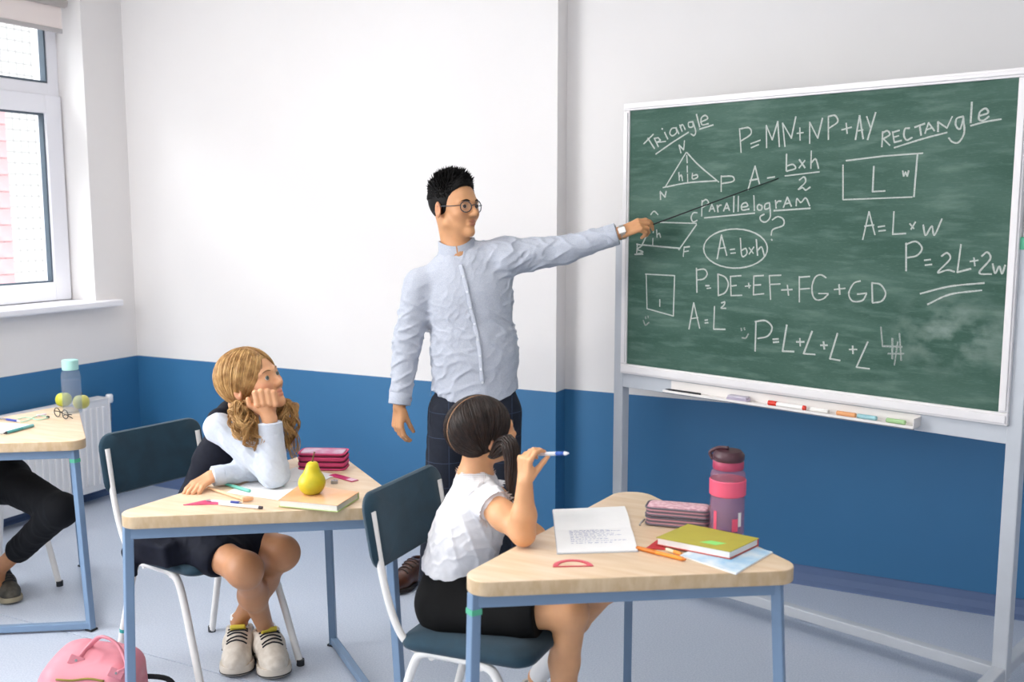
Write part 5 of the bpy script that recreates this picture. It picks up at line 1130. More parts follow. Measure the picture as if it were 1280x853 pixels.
wobj('trousers', TB.mesh('trousers', 0.0045), M_trk, lc)
M_brsh = mat('sneaker_brown', '4F4A40', 0.7, color2='37332B', scale=40, bump=0.08, bscale=200)
tl = atz(19, 757, 0.0); dl = nrm(A3(0.9, -0.35, 0)); shoe(lc, tl - dl * 0.225, dl, 0.225, 0.088, M_brsh, mat('sole_tan', '9C9178', 0.7), 'sneaker', M_lace, None, 1.2, 0.07)
shoe(lc, A3(-3.84, 2.36, 0), A3(1, -0.1, 0), 0.225, 0.088, M_brsh, MATS['sole_tan'], 'sneaker', M_lace, None, 1.2, 0.07)
# ================================================================== THINGS ON THE DESKS AND THE FLOOR
ZT = DT + 0.0006
def place(name, p, rz, label, cat, group=None): return empty(name, p, rz, label, cat, group)
def yawof(a, b): return math.atan2(b[1] - a[1], b[0] - a[0])
def stick(name, label, cat, q0, q1, r, parts, z=ZT, group=None):
    """pen-like thing lying from pixel q0 to pixel q1; parts: (t0, t1, r0, r1, material, name)"""
    a, b = atz(*q0, z + r), atz(*q1, z + r); L = float(np.linalg.norm(b - a)); o = place(name, (a[0], a[1], z), yawof(a, b), label, cat, group)
    for t0, t1, r0, r1, m, nm in parts: obj(nm, tube([(L * t0, 0, r), (L * (t0 * 0.9 + t1 * 0.1), 0, r), (L * t1, 0, r)], [r * r0, r * (r0 * .9 + r1 * .1), r * r1], 12), m, o, 40)
    return o
def quad_slab(name, label, cat, px4, z, th, m, bev=0.0015, group=None):
    """flat thing whose four top corners are seen at the pixels px4, thickness th"""
    P = np.array([atz(x, y, z + th)[:2] for x, y in px4]); c = P.mean(0); o = place(name, (c[0], c[1], z), 0, label, cat, group)
    return o, P - c
M_paper = mat('paper_white', 'F2F1F0', 0.8, var=0.02, scale=30); M_ink = mat('ink_blue', '5A6AA8', 0.8); M_pg = mat('page_edges', 'EDE8DC', 0.8, var=0.08, scale=300, stretch=(1, 1, 6))
# ---- front desk: open notebook with handwriting
def para(a, b, c): return a + (b - a), c
o, Q = quad_slab('notebook', 'open notebook with handwriting lying on the front desk', 'notebook', [(697, 691), (797, 688), (781, 633), (691, 637)], ZT, 0.004, M_paper)
Q = roundpoly(Q, 0.002, 2) if False else Q
ml, mr = Q[0] * 0.52 + Q[3] * 0.48, Q[1] * 0.52 + Q[2] * 0.48
def page(A, B, C, D, bow, nm, parent, m):
    """page surface A-B (outer edge) to D-C (spine), bowed upward, with thickness"""
    bm = bmesh.new(); n = 10; top, bot = [], []
    for i in range(n + 1):
        t = i / n; z = 0.0015 + bow * math.sin(math.pi * min(1, t * 1.05)) * (0.35 + 0.65 * t); a, b = A * (1 - t) + D * t, B * (1 - t) + C * t
        top.append([bm.verts.new((*a, z + 0.0025)), bm.verts.new((*b, z + 0.0025))]); bot.append([bm.verts.new((*a, 0.0006)), bm.verts.new((*b, 0.0006))])
    for i in range(n):
        bm.faces.new((top[i][0], top[i][1], top[i + 1][1], top[i + 1][0])); bm.faces.new((bot[i][0], bot[i + 1][0], bot[i + 1][1], bot[i][1])); bm.faces.new((top[i][0], top[i + 1][0], bot[i + 1][0], bot[i][0])); bm.faces.new((top[i][1], bot[i][1], bot[i + 1][1], top[i + 1][1]))
    bm.faces.new((top[0][0], bot[0][0], bot[0][1], top[0][1])); bm.faces.new((top[-1][0], top[-1][1], bot[-1][1], bot[-1][0])); bmesh.ops.recalc_face_normals(bm, faces=bm.faces)
    return obj(nm, bm, m, parent, 40)
pg1 = page(Q[0], Q[1], mr, ml, 0.007, 'page', o, M_paper); page(Q[3], Q[2], mr, ml, 0.010, 'page', o, M_paper)
bm = bmesh.new()
for i in range(9):
    t = 0.30 + 0.075 * i; x0, x1 = 0.18, rng.uniform(0.62, 0.85); x = x0
    while x < x1:
        l = rng.uniform(0.015, 0.06); z = 0.0044 + 0.007 * math.sin(math.pi * min(1, t * 1.05)) * (0.35 + 0.65 * t)
        def q(u, v): a = (Q[0] * (1 - v) + ml * v); b = (Q[1] * (1 - v) + mr * v); return (*(a * (1 - u) + b * u), z + 0.0003)
        w_ = rng.uniform(0.008, 0.016); bm.faces.new([bm.verts.new(q(*uv_)) for uv_ in ((x, t), (x + l, t), (x + l, t + w_), (x, t + w_))]); x += l + rng.uniform(0.01, 0.03)
tag(obj('handwriting', bm, M_ink, pg1), kind='stuff')
obj('cover', prism([q_ * 1.015 for q_ in Q], 0.0, 0.0007), mat('cover_grey', 'B9BDC6', 0.6), o)
# red protractor
c = atz(716, 710, ZT); e0, e1 = atz(691, 709.5, ZT), atz(742, 708.5, ZT); R_ = float(np.linalg.norm(e1 - e0)) / 2; mid = (e0 + e1) / 2
o = place('protractor', mid, yawof(e0, e1), 'small red plastic protractor at the edge of the front desk', 'protractor')
out = [(R_ * math.cos(a), R_ * math.sin(a)) for a in np.linspace(0, math.pi, 25)]; inn = [(R_ * 0.72 * math.cos(a), R_ * 0.10 + R_ * 0.66 * math.sin(a)) for a in np.linspace(0, math.pi, 25)]
bm = bmesh.new(); lo = [[bm.verts.new((*p, z)) for p in out] for z in (0, 0.0015)]; li = [[bm.verts.new((*p, z)) for p in inn] for z in (0, 0.0015)]
for i in range(24):
    bm.faces.new((lo[1][i], lo[1][i + 1], li[1][i + 1], li[1][i])); bm.faces.new((lo[0][i], li[0][i], li[0][i + 1], lo[0][i + 1])); bm.faces.new((lo[0][i], lo[0][i + 1], lo[1][i + 1], lo[1][i])); bm.faces.new((li[0][i], li[1][i], li[1][i + 1], li[0][i + 1]))
for z, fl_ in ((1, 1), (0, 0)): bm.faces.new((lo[z][0], li[z][0], li[z][24], lo[z][24]))
bm.faces.new((lo[0][0], lo[1][0], lo[1][24], lo[0][24])); bmesh.ops.recalc_face_normals(bm, faces=bm.faces)
M_redp = mat('protractor_red', 'D8485A', 0.3); obj('scale_plate', bm, M_redp, o)
tk = join_bm(*[box((R_ * 0.93 * math.cos(a), R_ * 0.93 * math.sin(a), 0.0017), (0.004, 0.0005, 0.0003), 0, Matrix.Rotation(a, 3, 'Z')) for a in np.linspace(0.15, math.pi - 0.15, 17)]); tag(obj('degree_marks', tk, mat('mark_pale', 'F0C0C4', 0.5), o), kind='stuff')
# soft pencil cases: tiers with piping and zip
def pencil_case(name, label, pa, pb, depth, hgt, tiers, m1, m2, m3, lid=None):
    a, b = atz(*pa, ZT), atz(*pb, ZT); L = float(np.linalg.norm(b - a)); rz = yawof(a, b); o = place(name, (a + b) / 2, rz, label, 'pencil case')
    h = hgt / tiers
    for i in range(tiers):
        z0 = i * h; poly = roundpoly([(-L / 2, 0), (L / 2, 0), (L / 2, depth), (-L / 2, depth)], 0.018, 6)
        t = obj('compartment', prism(poly * np.array([0.985, 0.99]) + np.array([0, depth * 0.005]), z0 + 0.002, z0 + h - 0.002, 0.004, 3), m1, o, 50)
        for z in (z0 + h * 0.16, z0 + h * 0.9):
            obj('piping', tube(np.column_stack([np.vstack([poly, poly[:1]]), np.full(len(poly) + 1, z)]), 0.0028, 8, False), m2, t, True)
        zp = roundpoly([(-L / 2, -0.0005), (L / 2, -0.0005), (L / 2, depth), (-L / 2, depth)], 0.018, 6); obj('zip', prism(zp * 0.997, z0 + h * 0.42, z0 + h * 0.62, 0.0), m3, t)
    obj('lid', prism(roundpoly([(-L / 2 + .006, 0.006), (L / 2 - .006, 0.006), (L / 2 - .006, depth - .006), (-L / 2 + .006, depth - .006)], 0.016, 6), hgt - 0.003, hgt + 0.002, 0.0015), lid or m1, o, 50)
    return o, L
M_pinkc = mat('case_pink', 'DDA3AE', 0.75, var=0.08, scale=60); M_greyp = mat('case_grey_trim', '6B6570', 0.6); M_pinkt = mat('case_pink_lid', 'E3C0C6', 0.75, color2='C7939F', scale=90)
o, L = pencil_case('pencil_case', 'two-tier pink pencil case with grey trim beside the pink bottle', (806, 657), (886, 664), 0.075, 0.052, 2, M_pinkc, M_greyp, M_greyp, M_pinkt)
obj('zip_pull', join_bm(tube([(-L / 2 - 0.001, 0.004, 0.016), (-L / 2 - 0.010, -0.006, 0.008), (-L / 2 - 0.012, -0.012, 0.0025)], 0.0028, 8)), mat('zip_metal', 'B5B2AE', 0.3, 0.8), o, True)
M_mag = mat('case_magenta', 'C2235C', 0.7, color2='A51A4C', scale=25, bump=0.1, bscale=60); M_magl = mat('case_magenta_trim', 'D8477A', 0.6); M_zipd = mat('zip_dark', '5A1730', 0.6); M_lid2 = mat('case_lid_pale', 'D9C3D6', 0.6, color2='C65A8B', scale=16)
o, L = pencil_case('pencil_case', 'magenta three-tier pencil case at the far corner of the pear desk', (372, 588), (430, 589), 0.085, 0.056, 3, M_mag, M_magl, M_zipd, M_lid2)
# pink water bottle
b0 = atz(908, 667, ZT)
o = place('water_bottle', b0, 0, 'pink translucent water bottle with dark lid on the front desk', 'bottle')
M_pkp = mat('bottle_pink_band', 'F0607F', 0.5); M_pkc = clearmat('bottle_clear_pink', 'E3A2B8', 0.24, 0.08); M_dkl = mat('bottle_dark_lid', '4A2A33', 0.35); M_lq = clearmat('bottle_water', 'A3AED0', 0.32, 0.05)
bw_, bh = 0.0455, 0.176
obj('body', lathe([(0, 0.0), (bw_ - .006, 0.0), (bw_, 0.006), (bw_, bh * 0.93), (bw_ - 0.003, bh * 0.97), (bw_ - .009, bh), (bw_ - 0.010, bh + 0.006)], 36), M_pkc, o, 40)
obj('water', lathe([(0, 0.006), (bw_ - .004, 0.006), (bw_ - .003, 0.012), (bw_ - .003, bh * 0.60), (0, bh * 0.60)], 32), M_lq, o, 40)
obj('grip_band', lathe([(bw_ + 0.0004, bh * 0.615), (bw_ + 0.0025, bh * 0.625), (bw_ + 0.0025, bh * 0.845), (bw_ + 0.0004, bh * 0.855)], 36), M_pkp, o, 40)
obj('neck_ring', lathe([(bw_ - 0.006, bh + 0.002), (bw_ - 0.005, bh + 0.006), (bw_ - 0.005, bh + 0.022), (bw_ - .008, bh + 0.026), (0, bh + 0.026)], 36), mat('bottle_rose_ring', 'B0405E', 0.4), o, 40)
lidp = obj('lid', lathe([(bw_ - 0.006, bh + 0.024), (bw_ - 0.004, bh + 0.028), (bw_ - 0.004, bh + 0.040), (bw_ - .012, bh + 0.050), (0, bh + 0.052)], 36), M_dkl, o, 40)
obj('carry_loop', tube(catmull([(-bw_ + 0.004, 0, bh + 0.022), (-bw_ - 0.004, 0, bh + 0.040), (-bw_ * 0.6, 0, bh + 0.054), (0, 0, bh + 0.056)], 5), 0.005, 10), M_dkl, lidp, True)
vd = nrm(-b0 * A3(1, 1, 0)); sd = A3(-vd[1], vd[0], 0)
for k, (u, z0, z1, wd__) in enumerate(((-0.4, 0.018, 0.052, 0.010), (-0.66, 0.030, 0.068, 0.006), (0.6, 0.02, 0.07, 0.006))):
    a0 = math.atan2(vd[1], vd[0]) - u * 1.2
    bm = bmesh.new(); A_ = [[bm.verts.new(((bw_ + 0.0006) * math.cos(a0 + t), (bw_ + 0.0006) * math.sin(a0 + t), z)) for t in np.linspace(-wd__ / bw_ / 1.2, wd__ / bw_ / 1.2, 6)] for z in (z0, z1)]
    for i in range(5): bm.faces.new((A_[0][i], A_[0][i + 1], A_[1][i + 1], A_[1][i]))
    obj('print_mark', bm, M_pkp if k != 1 else M_wp, o)
# green-yellow book with red cover edge, on a pale blue booklet
def book(name, label, px4, z, th, m_top, m_pg, m_back, label_m=None, group=None):
    o, Q = quad_slab(name, label, 'book', px4, z, th, None, group=group)
    obj('back_cover', prism(Q * 1.0, 0.0, 0.0022, 0.0006), m_back, o); obj('pages', prism(Q * 0.965, 0.0022, th - 0.002), m_pg, o); obj('front_cover', prism(Q, th - 0.002, th, 0.0006), m_top, o)
    sp = [(Q[3] + (Q[2] - Q[3]) * t) for t in (0, 1)]; obj('spine', beam((*(Q[2] * 0.99), th / 2), (*(Q[3] * 0.99), th / 2), 0.003, th * 0.98, 0.001), m_back, o)
    if label_m: obj('cover_label', prism([Q[1] * a + Q[2] * b + Q[0] * c_ + Q[3] * d_ for a, b, c_, d_ in ((.62, .12, .20, .06), (.50, .30, .12, .08), (.38, .22, .25, .15), (.46, .06, .36, .12))], th, th + 0.0004), label_m, o)
    return o, Q
o, Q = quad_slab('booklet', 'white and pale blue booklet under the green book', 'booklet', [(850, 694), (920, 717), (966, 690), (900, 672)], ZT, 0.004, None)
obj('pages', prism(Q, 0.0, 0.0032), M_paper, o); obj('cover', prism(Q * 0.995, 0.0032, 0.004), mat('booklet_cover', 'E4ECF2', 0.5, color2='8FC0E0', scale=14), o)
book('book', 'yellow-green hardback book on top of the booklet, front desk', [(820, 672), (913, 690), (949, 673), (860, 655)], ZT + 0.0046, 0.020, mat('book_olive', 'B9AF45', 0.55, var=0.06, scale=30), M_paper, mat('book_red', 'C2463C', 0.5), mat('book_green_label', '8FE07A', 0.5))
o = place('bookmark', atz(815, 687, ZT), 0, 'red triangular bookmark flap peeking from under the green book', 'bookmark')
ta, tb_, tc_ = atz(807, 687, ZT) - atz(815, 687, ZT), atz(832, 688, ZT) - atz(815, 687, ZT), atz(822, 676, ZT) - atz(815, 687, ZT)
obj('flap', prism([ta[:2], tb_[:2], tc_[:2]], 0.0, 0.003, 0.0), mat('bookmark_red', 'C42E35', 0.5), o)
M_or = mat('pen_orange', 'F0962E', 0.35); M_or2 = mat('pen_orange_dark', 'D97B1C', 0.35)
stick('felt_pen', 'orange felt pen beside the green book', 'pen', (796, 685), (857, 700), 0.0055, [(0, 0.40, 0.9, 1.0, M_or2, 'cap'), (0.40, 0.94, 0.92, 0.92, M_or, 'barrel'), (0.94, 1, 0.8, 0.5, M_or2, 'end_plug')])
stick('eraser', 'small cream and orange eraser stick behind the orange pen', 'eraser', (833, 687), (852, 693), 0.0045, [(0, 0.5, 1, 1, mat('eraser_cream', 'F1E3C4', 0.7), 'rubber'), (0.5, 1, 1.05, 1.05, M_or, 'sleeve')])
# ---- the pear desk
def sheet(name, label, px4, z, m=None):
    o, Q = quad_slab(name, label, 'paper', px4, z, 0.0006, None); obj('leaf', prism(Q, 0, 0.0006), m or M_paper, o); return o, Q
o, Q = sheet('paper_sheet', 'white sheet with a pale green drawing under the pear and orange book', [(282, 616), (352, 626), (398, 602), (330, 594)], ZT)
bm = bmesh.new(); pth = catmull([Q[0] * 0.3 + Q[2] * 0.7 + A3(-0.02, -0.03), Q.mean(0) + A3(0.01, 0.0), Q.mean(0) + A3(-0.015, 0.03), Q.mean(0) + A3(0.03, 0.02)], 6)
for a, b in zip(pth[:-1], pth[1:]):
    n_ = nrm(A3(-(b - a)[1], (b - a)[0])) * 0.0045; bm.faces.new([bm.verts.new((*p, 0.0009)) for p in (a - n_, b - n_, b + n_, a + n_)])
obj('drawing', bm, mat('crayon_pale_green', 'BFE0CC', 0.8), o)
sheet('paper_sheet', 'blank white sheet reaching from the elbow to the magenta case', [(335, 597), (392, 606), (421, 594), (370, 584)], ZT + 0.0012)
M_obk = mat('book_orange', 'EBA25A', 0.3, color2='F2C79A', scale=5, coat=0.4)
bk, bq = book('book', 'orange-covered book with green edge under the pear', [(348, 625), (422, 632), (449, 615), (376, 605)], ZT + 0.002, 0.021, M_obk, M_pg, mat('book_green_edge', 'B5C47A', 0.5))
pp = atz(390, 617, ZT + 0.0235); ps = 0.0405
pear = place('pear', (pp[0], pp[1], ZT + 0.0232), 0.4, 'yellow pear standing on the orange book', 'pear')
prof = [(0.0, 0.006), (0.012, 0.001), (0.024, 0.002), (0.034, 0.012), (0.0405, 0.028), (0.0400, 0.042), (0.034, 0.056), (0.026, 0.068), (0.021, 0.080), (0.018, 0.091), (0.012, 0.098), (0.004, 0.0995), (0.0, 0.0985)]
pb_ = lathe(catmull(prof, 4), 28)
for v in pb_.verts:
    z = v.co.z; v.co.x += 0.004 * (z / 0.1) ** 2; v.co.x *= 1 + 0.03 * math.sin(2 * math.atan2(v.co.y, v.co.x)); v.co *= 0.97
obj('flesh', pb_, mat('pear_yellow', 'DCC51E', 0.38, color2='B9B226', scale=14, bump=0.04, bscale=120), pear, True)
obj('stem', tube(catmull([(0.004, 0, 0.090), (0.005, 0.0, 0.105), (0.010, 0.003, 0.125)], 4), [0.0028] * 3 + [0.002] * 3 + [0.0016] * 2 + [0.003], 8), mat('pear_stem', '6B5A28', 0.7), pear, True)
obj('calyx', lathe([(0.0, 0.004), (0.006, 0.0025), (0.004, 0.006)], 8), mat('pear_calyx', '4A3B1C', 0.8), pear)
M_wood = mat('pencil_wood', 'E3BE95', 0.6); M_tealp = mat('pen_teal', '4FA896', 0.4); M_blk2 = mat('pen_tip_black', '2E2430', 0.4); M_bluep = mat('pen_navy_blue', '3146A0', 0.4); M_metal = mat('pen_metal', 'A9A9AE', 0.25, 0.9)
stick('wooden_pencil', 'thick plain wooden pencil in front of the paper', 'pencil', (260, 610), (303, 624), 0.005, [(0, 0.92, 0.75, 1.0, M_wood, 'shaft'), (0.92, 1, 1.0, 0.5, M_wood, 'point')])
stick('rubber_end', 'rounded peach eraser beside the wooden pencil tip', 'eraser', (303, 625), (316, 623), 0.008, [(0, 0.5, 0.8, 1, mat('eraser_peach', 'EBB58A', 0.7), 'rubber'), (0.5, 1, 1, 0.7, MATS['eraser_peach'], 'rounded_end')])
stick('felt_pen', 'teal felt pen lying across the white sheet', 'pen', (280, 605), (312, 614), 0.005, [(0, 0.35, 0.7, 1, M_tealp, 'barrel'), (0.35, 1, 1.05, 1.05, mat('pen_teal_light', '6FC0AE', 0.4), 'cap')], ZT + 0.001)
stick('ballpoint_pen', 'ballpoint pen with navy grip beside the pink set square', 'pen', (258, 626), (303, 629), 0.0042, [(0, 0.15, 0.5, 0.8, M_metal, 'clicker'), (0.15, 0.68, 0.9, 0.9, M_penw, 'barrel'), (0.68, 0.92, 1.05, 1.05, M_bluep, 'grip'), (0.92, 1, 0.9, 0.2, M_metal, 'tip')])
stick('felt_pen', 'white felt pen with black end at the front edge of the pear desk', 'pen', (274, 630), (328, 635), 0.0050, [(0, 0.92, 0.95, 0.95, M_penw, 'barrel'), (0.92, 1, 0.95, 0.85, M_blk2, 'end_cap')])
M_pkt = clearmat('set_square_pink', 'F0568C', 0.7, 0.2)
o = place('set_square', atz(250, 629, ZT), 0, 'small translucent pink set square near the desk corner', 'set square'); c0 = atz(250, 629, ZT)
tri = [atz(x, y, ZT)[:2] - c0[:2] for x, y in ((229, 632), (276, 631), (262, 625))]; ctr = sum(tri) / 3
bm = prism(tri, 0, 0.002); obj('plate', bm, M_pkt, o); obj('edge_bevel', prism([tri[0], tri[1], tri[1] * 0.9 + ctr * 0.1, tri[0] * 0.9 + ctr * 0.1], 0.002, 0.0028), M_pkt, o)
a, b = atz(415, 594, ZT), atz(444, 602, ZT); o = place('ruler', (a + b) / 2, yawof(a, b), 'short magenta plastic ruler behind the pear', 'ruler'); L = float(np.linalg.norm(b - a))
obj('blade', box((0, 0, 0.0013), (L, 0.028, 0.0022), 0.0006), mat('ruler_magenta', 'C8336E', 0.3), o); obj('clear_end', box((L * 0.34, 0, 0.0026), (L * 0.26, 0.022, 0.0006), 0.0), mat('ruler_pale', 'E5B9CC', 0.3), o)
c = atz(418, 605, ZT); o = place('sharpener', c, 0.6, 'tiny metal sharpener between the pear and the ruler', 'sharpener')
obj('block', xf(box((0, 0, 0.006), (0.022, 0.012, 0.012), 0.002), Matrix()), M_metal, o); obj('blade', box((0, 0, 0.0124), (0.018, 0.007, 0.0008)), mat('blade_steel', 'CFCFD4', 0.15, 1.0), o); obj('blade_screw', tube([(0, 0, 0.0126), (0, 0, 0.0138)], 0.002, 8), M_metal, o)
c = atz(323, 596, ZT); o = place('eraser', c, 0.3, 'dark green eraser half hidden under the elbow of the blonde child', 'eraser'); obj('rubber', box((0, 0, 0.005), (0.030, 0.014, 0.010), 0.003), mat('eraser_green', '2E8A6B', 0.7), o); obj('sleeve', box((-0.006, 0, 0.005), (0.014, 0.0146, 0.0106), 0.002), mat('eraser_green_sleeve', '3F9E80', 0.6), o)
# ---- the desk by the radiator
b1 = atz(91, 516, ZT); o = place('water_bottle', b1, 0, 'clear water bottle with mint cap on the desk by the radiator', 'bottle')
bw_, bh = 0.040, 0.185
obj('body', lathe([(0, 0.0), (bw_ - .004, 0.0), (bw_, 0.005), (bw_, bh * 0.86), (bw_ - .004, bh * 0.94), (bw_ - .010, bh), (bw_ - .010, bh + 0.004)], 32), clearmat('bottle_clear', 'E2E8EE', 0.10, 0.05), o, 40)
obj('water', lathe([(0, 0.005), (bw_ - .003, 0.006), (bw_ - .003, bh * 0.76), (0, bh * 0.76)], 32), clearmat('water_clear', 'BFCCE0', 0.08, 0.03), o, 40)
obj('cap', lathe([(bw_ - .009, bh), (bw_ - .007, bh + .002), (bw_ - .007, bh + 0.040), (bw_ - .010, bh + 0.043), (0, bh + 0.043)], 32), mat('cap_mint', 'A9D9D3', 0.45), o, 40)
def apple(px_, label, col1, col2, s):
    p = atz(*px_, ZT); o = place('apple', p, 0.3, label, 'apple')
    pr = [(0, 0.006), (0.010, 0.002), (0.020, 0.002), (0.032, 0.012), (0.037, 0.030), (0.034, 0.048), (0.024, 0.060), (0.012, 0.063), (0.004, 0.059), (0, 0.055)]
    obj('flesh', lathe([(r * s, z * s) for r, z in catmull(pr, 4)], 26), mat(label[:12].replace(' ', '_'), col1, 0.35, color2=col2, scale=18), o, True); obj('stem', tube([(0, 0, 0.054 * s), (0.002, 0.001, 0.066 * s), (0.005, 0.002, 0.078 * s)], [0.0016, 0.0013, 0.002], 7), M_wood if False else mat('apple_stem', '5C4422', 0.7), o, True)
apple((80, 508), 'yellow-green apple left behind the mint-capped bottle', 'C9C93A', 'A9B23A', 0.92)
apple((102, 511), 'pale yellow apple right behind the mint-capped bottle', 'D9D27A', 'C6C05A', 0.92)
ge = place('eyeglasses', atz(78, 523, ZT), math.radians(-12), 'folded dark-rimmed eyeglasses lying in front of the mint-capped bottle', 'eyeglasses')
for q in (-1, 1):
    rg = [(q * 0.033 + 0.024 * math.cos(t), -0.004, 0.021 + 0.018 * math.sin(t)) for t in np.linspace(0, 6.2832, 25)]; obj('rim', tube(rg, 0.0018, 8, False), M_black, ge, True)
    bm = bmesh.new(); bm.faces.new([bm.verts.new(p) for p in rg[:-1]]); obj('lens', bm, clearmat('lens_clear', 'F2F4F6', 0.08, 0.03), ge)
    obj('temple_arm', tube([(q * 0.058, -0.003, 0.024), (q * 0.056, 0.012, 0.020), (q * -0.02, 0.022 + 0.004 * q, 0.008), (q * -0.045, 0.024 + 0.004 * q, 0.002)], 0.0017, 8), M_black, ge, True)
obj('bridge', tube([(-0.010, -0.004, 0.026), (0, -0.005, 0.029), (0.010, -0.004, 0.026)], 0.0017, 8), M_black, ge, True)
o, Q = quad_slab('notebook', 'white notebook cut off by the left picture edge', 'notebook', [(-60, 548), (4, 541), (40, 531), (-30, 527)], ZT, 0.006, None); obj('pages', prism(Q * 0.985, 0.0008, 0.0052), M_paper, o); obj('cover', prism(Q, 0.0052, 0.006), M_paper, o); obj('back_cover', prism(Q, 0, 0.0008), MATS['cover_grey'], o)
stick('felt_pen', 'thick teal felt pen on the white notebook edge', 'pen', (5, 542), (41, 532), 0.0062, [(0, 0.08, 0.4, 0.9, M_blk2, 'tip'), (0.08, 0.62, 1, 1, mat('pen_turquoise', '4F9FA0', 0.4), 'barrel'), (0.62, 1, 1.06, 1.06, mat('pen_turquoise_cap', '74B5B6', 0.4), 'cap')], ZT)
stick('ballpoint_pen', 'ballpoint pen with navy grip behind the white notebook', 'pen', (-8, 522), (25, 527), 0.0045, [(0, 0.5, 0.8, 0.9, M_metal, 'barrel'), (0.5, 0.9, 1.05, 1.05, M_bluep, 'grip'), (0.9, 1, 0.9, 0.3, M_penw, 'tip')])
stick('crayon', 'white crayon lying left of the eyeglasses', 'crayon', (46, 520), (58, 518), 0.005, [(0, 0.85, 1, 1, mat('crayon_white', 'E9DCE2', 0.6), 'stick'), (0.85, 1, 1, 0.4, MATS['crayon_white'], 'point')])
cd = [atz(x, y, ZT + 0.003) for x, y in ((22, 524), (34, 522), (48, 525), (60, 522), (48, 520), (34, 526), (26, 528))]; o = place('cord', (cd[0][0], cd[0][1], ZT), 0, 'thin pale green cord looped beside the eyeglasses', 'cord'); wobj('loop', tube(catmull(cd, 8), 0.0022, 6), mat('cord_green', 'B5DDC4', 0.6), o, True); wobj('cord_clip', box(cd[3] + A3(0, 0, 0.002), (0.012, 0.008, 0.007), 0.002), M_black, o)
# ---- radiator under the window
rd = empty('radiator', (-4.50, 3.10, 0), 0, 'white ribbed panel radiator on the blue wall under the window', 'radiator')
M_rad = mat('radiator_white', 'ECEAEA', 0.4); y0, y1, z0, z1 = 2.30, 3.87, 0.075, 0.575
wobj('panel', box((-4.47, (y0 + y1) / 2, (z0 + z1) / 2), (0.012, y1 - y0, z1 - z0), 0.004), M_rad, rd); wobj('back_panel', box((-4.54, (y0 + y1) / 2, (z0 + z1) / 2), (0.010, y1 - y0, z1 - z0), 0.004), M_rad, rd)
rm = None
for i in range(39):
    y = y0 + 0.03 + i * 0.0395
    if y > y1 - 0.02: break
    if rm is None: ob = obj('rib', box((0, 0, 0), (0.010, 0.022, z1 - z0 - 0.07), 0.004), M_rad, rd); rm = ob.data
    else: ob = obj('rib', rm, None, rd)
    ob.location = (-4.463 + 4.50, y - 3.10, (z0 + z1) / 2)
wobj('top_grille', box((-4.505, (y0 + y1) / 2, z1 + 0.004), (0.09, y1 - y0, 0.008), 0.002), M_rad, rd); wobj('side_cover', box((-4.505, y1 + 0.003, (z0 + z1) / 2), (0.09, 0.006, z1 - z0), 0.002), M_rad, rd)
wobj('valve_pipe', tube([(-4.49, y1 + 0.028, 0.44), (-4.49, y1 + 0.028, 0.545)], 0.009, 12), M_metal, rd, 40); wobj('thermostat_head', xf(lathe([(0, 0), (0.015, 0), (0.020, 0.008), (0.020, 0.040), (0.014, 0.048), (0, 0.048)], 18), Matrix.Translation((-4.49, y1 + 0.028, 0.545))), M_whitegloss, rd, 40)
wobj('valve_joint', tube([(-4.49, y1 + 0.004, 0.47), (-4.49, y1 + 0.03, 0.47)], 0.010, 12), M_metal, rd, 40)
for yb in (2.55, 3.6): wobj('wall_bracket', box((-4.57, yb, 0.32), (0.055, 0.03, 0.30), 0.002), M_rad, rd)
# ---- pink bag on the floor
bg0 = atz(122, 905, 0.0); bgo = empty('backpack', (bg0[0], bg0[1], 0), 0, 'pink leather backpack with top handles lying on the floor', 'backpack')
M_bag = mat('bag_pink_leather', 'DF8C99', 0.5, var=0.10, scale=12, bump=0.15, bscale=40, bdist=0.006); M_bagd = mat('bag_pink_edge', 'C9707F', 0.5); M_goldz = mat('bag_zip_gold', '8A7A3A', 0.4, 0.6)
gx = nrm(_rt * A3(1, 1, 0)); gy = A3(gx[1], -gx[0], 0)                      # along the bag / towards the camera
BG = Body(); gp = lambda a, b, c: A3(bg0[0], bg0[1], 0) + gx * a + gy * b + A3(0, 0, c)
BG.rbox(gp(0.0, 0.0, 0.115), (0.140, 0.110, 0.115), np.stack([gx, gy, A3(0, 0, 1)], 1), 0.06, 0.03); BG.cap(gp(-0.05, -0.03, 0.19), gp(0.03, -0.03, 0.175), 0.062, 0.055, 0.06); BG.cap(gp(-0.07, 0.02, 0.10), gp(0.06, 0.03, 0.10), 0.10, 0.09, 0.05)
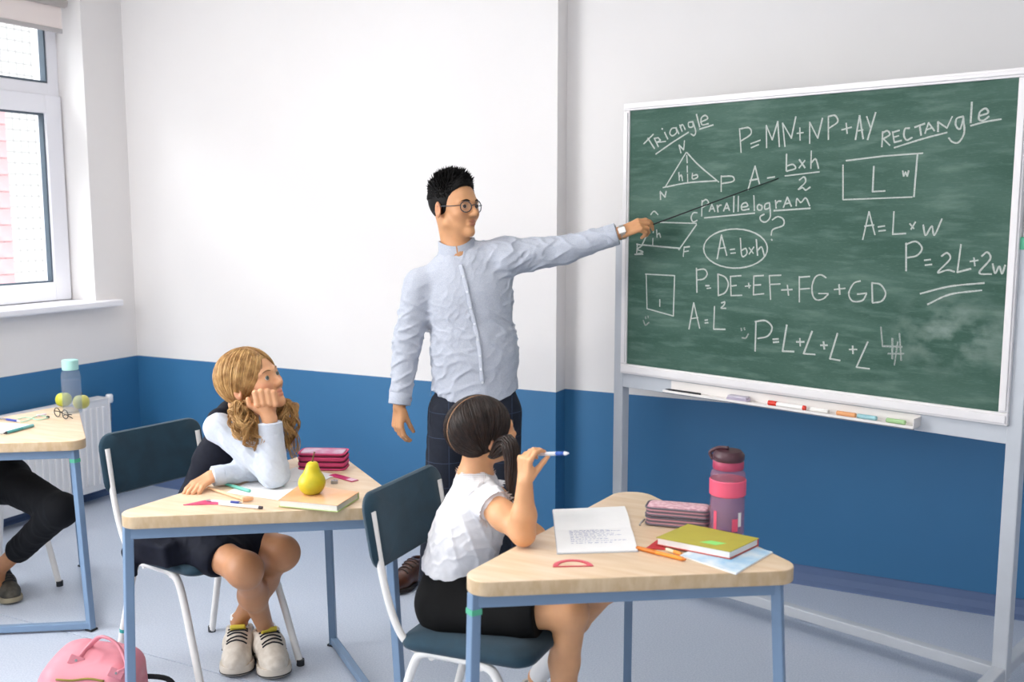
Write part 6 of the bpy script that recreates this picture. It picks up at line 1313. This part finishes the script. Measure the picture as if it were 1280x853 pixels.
BG.disp = folds((gx + A3(0, 0, 0.4), 40, 0.003, 2.0)); BG.cut(gp(0, 0, 0.003), (0, 0, -1)); wobj('body', BG.mesh('body', 0.004), M_bag, bgo)
def on_bag(x, y, off=0.004):
    p = BG.hit(x, y); return None if p is None else p - nrm(ray(x, y)) * off
hnd = [q for q in (on_bag(104, 818), on_bag(116, 808)) if q is not None]
def strap(path, w, th, m, nm): wobj(nm, tube(catmull(path, 6), w, 10, True, th), m, bgo, True)
pa, pb2, pc_, pd_ = on_bag(100, 822, 0.004), on_bag(112, 808, 0.008), on_bag(148, 812, 0.05), on_bag(158, 838, 0.004)
if all(v is not None for v in (pa, pb2, pc_, pd_)): strap([pa, pb2, (pb2 * 0.55 + pc_ * 0.45) + A3(0, 0, 0.035), pc_ + A3(0, 0, 0.012), pd_ + A3(0, 0, 0.012), on_bag(146, 842, 0.003)], 0.009, 0.55, M_bag, 'handle')
pe, pf = on_bag(90, 830, 0.003), on_bag(104, 818, 0.003)
for qx, qy in ((95, 826), (145, 842)):
    p = on_bag(qx, qy, 0.003)
    if p is not None:
        fr__ = frame(-nrm(ray(qx, qy))); wobj('handle_tab', xf(box((0, 0, 0), (0.045, 0.006, 0.028), 0.003), Matrix.Translation(Vector(p)) @ Matrix(fr__.tolist()).to_4x4() @ Matrix.Rotation(-0.5, 4, 'Y')), M_bag, bgo); wobj('rivet', xf(tube([(0, 0.002, 0), (0, 0.005, 0)], 0.004, 10), Matrix.Translation(Vector(p)) @ Matrix(fr__.tolist()).to_4x4()), M_metal, bgo, 40)
zp = [on_bag(x, y, 0.001) for x, y in ((70, 850), (90, 851), (110, 849), (130, 852))]; zp = [p for p in zp if p is not None]
if len(zp) > 2: wobj('zip', tube(catmull(zp, 5), 0.0035, 8), M_goldz, bgo, True)
wobj('shoulder_strap', tube(catmull([gp(0.10, -0.06, 0.13), gp(0.19, -0.10, 0.10), gp(0.215, -0.11, 0.04), gp(0.22, -0.08, 0.012)], 6), 0.009, 10, True, 0.35), M_black, bgo, True)
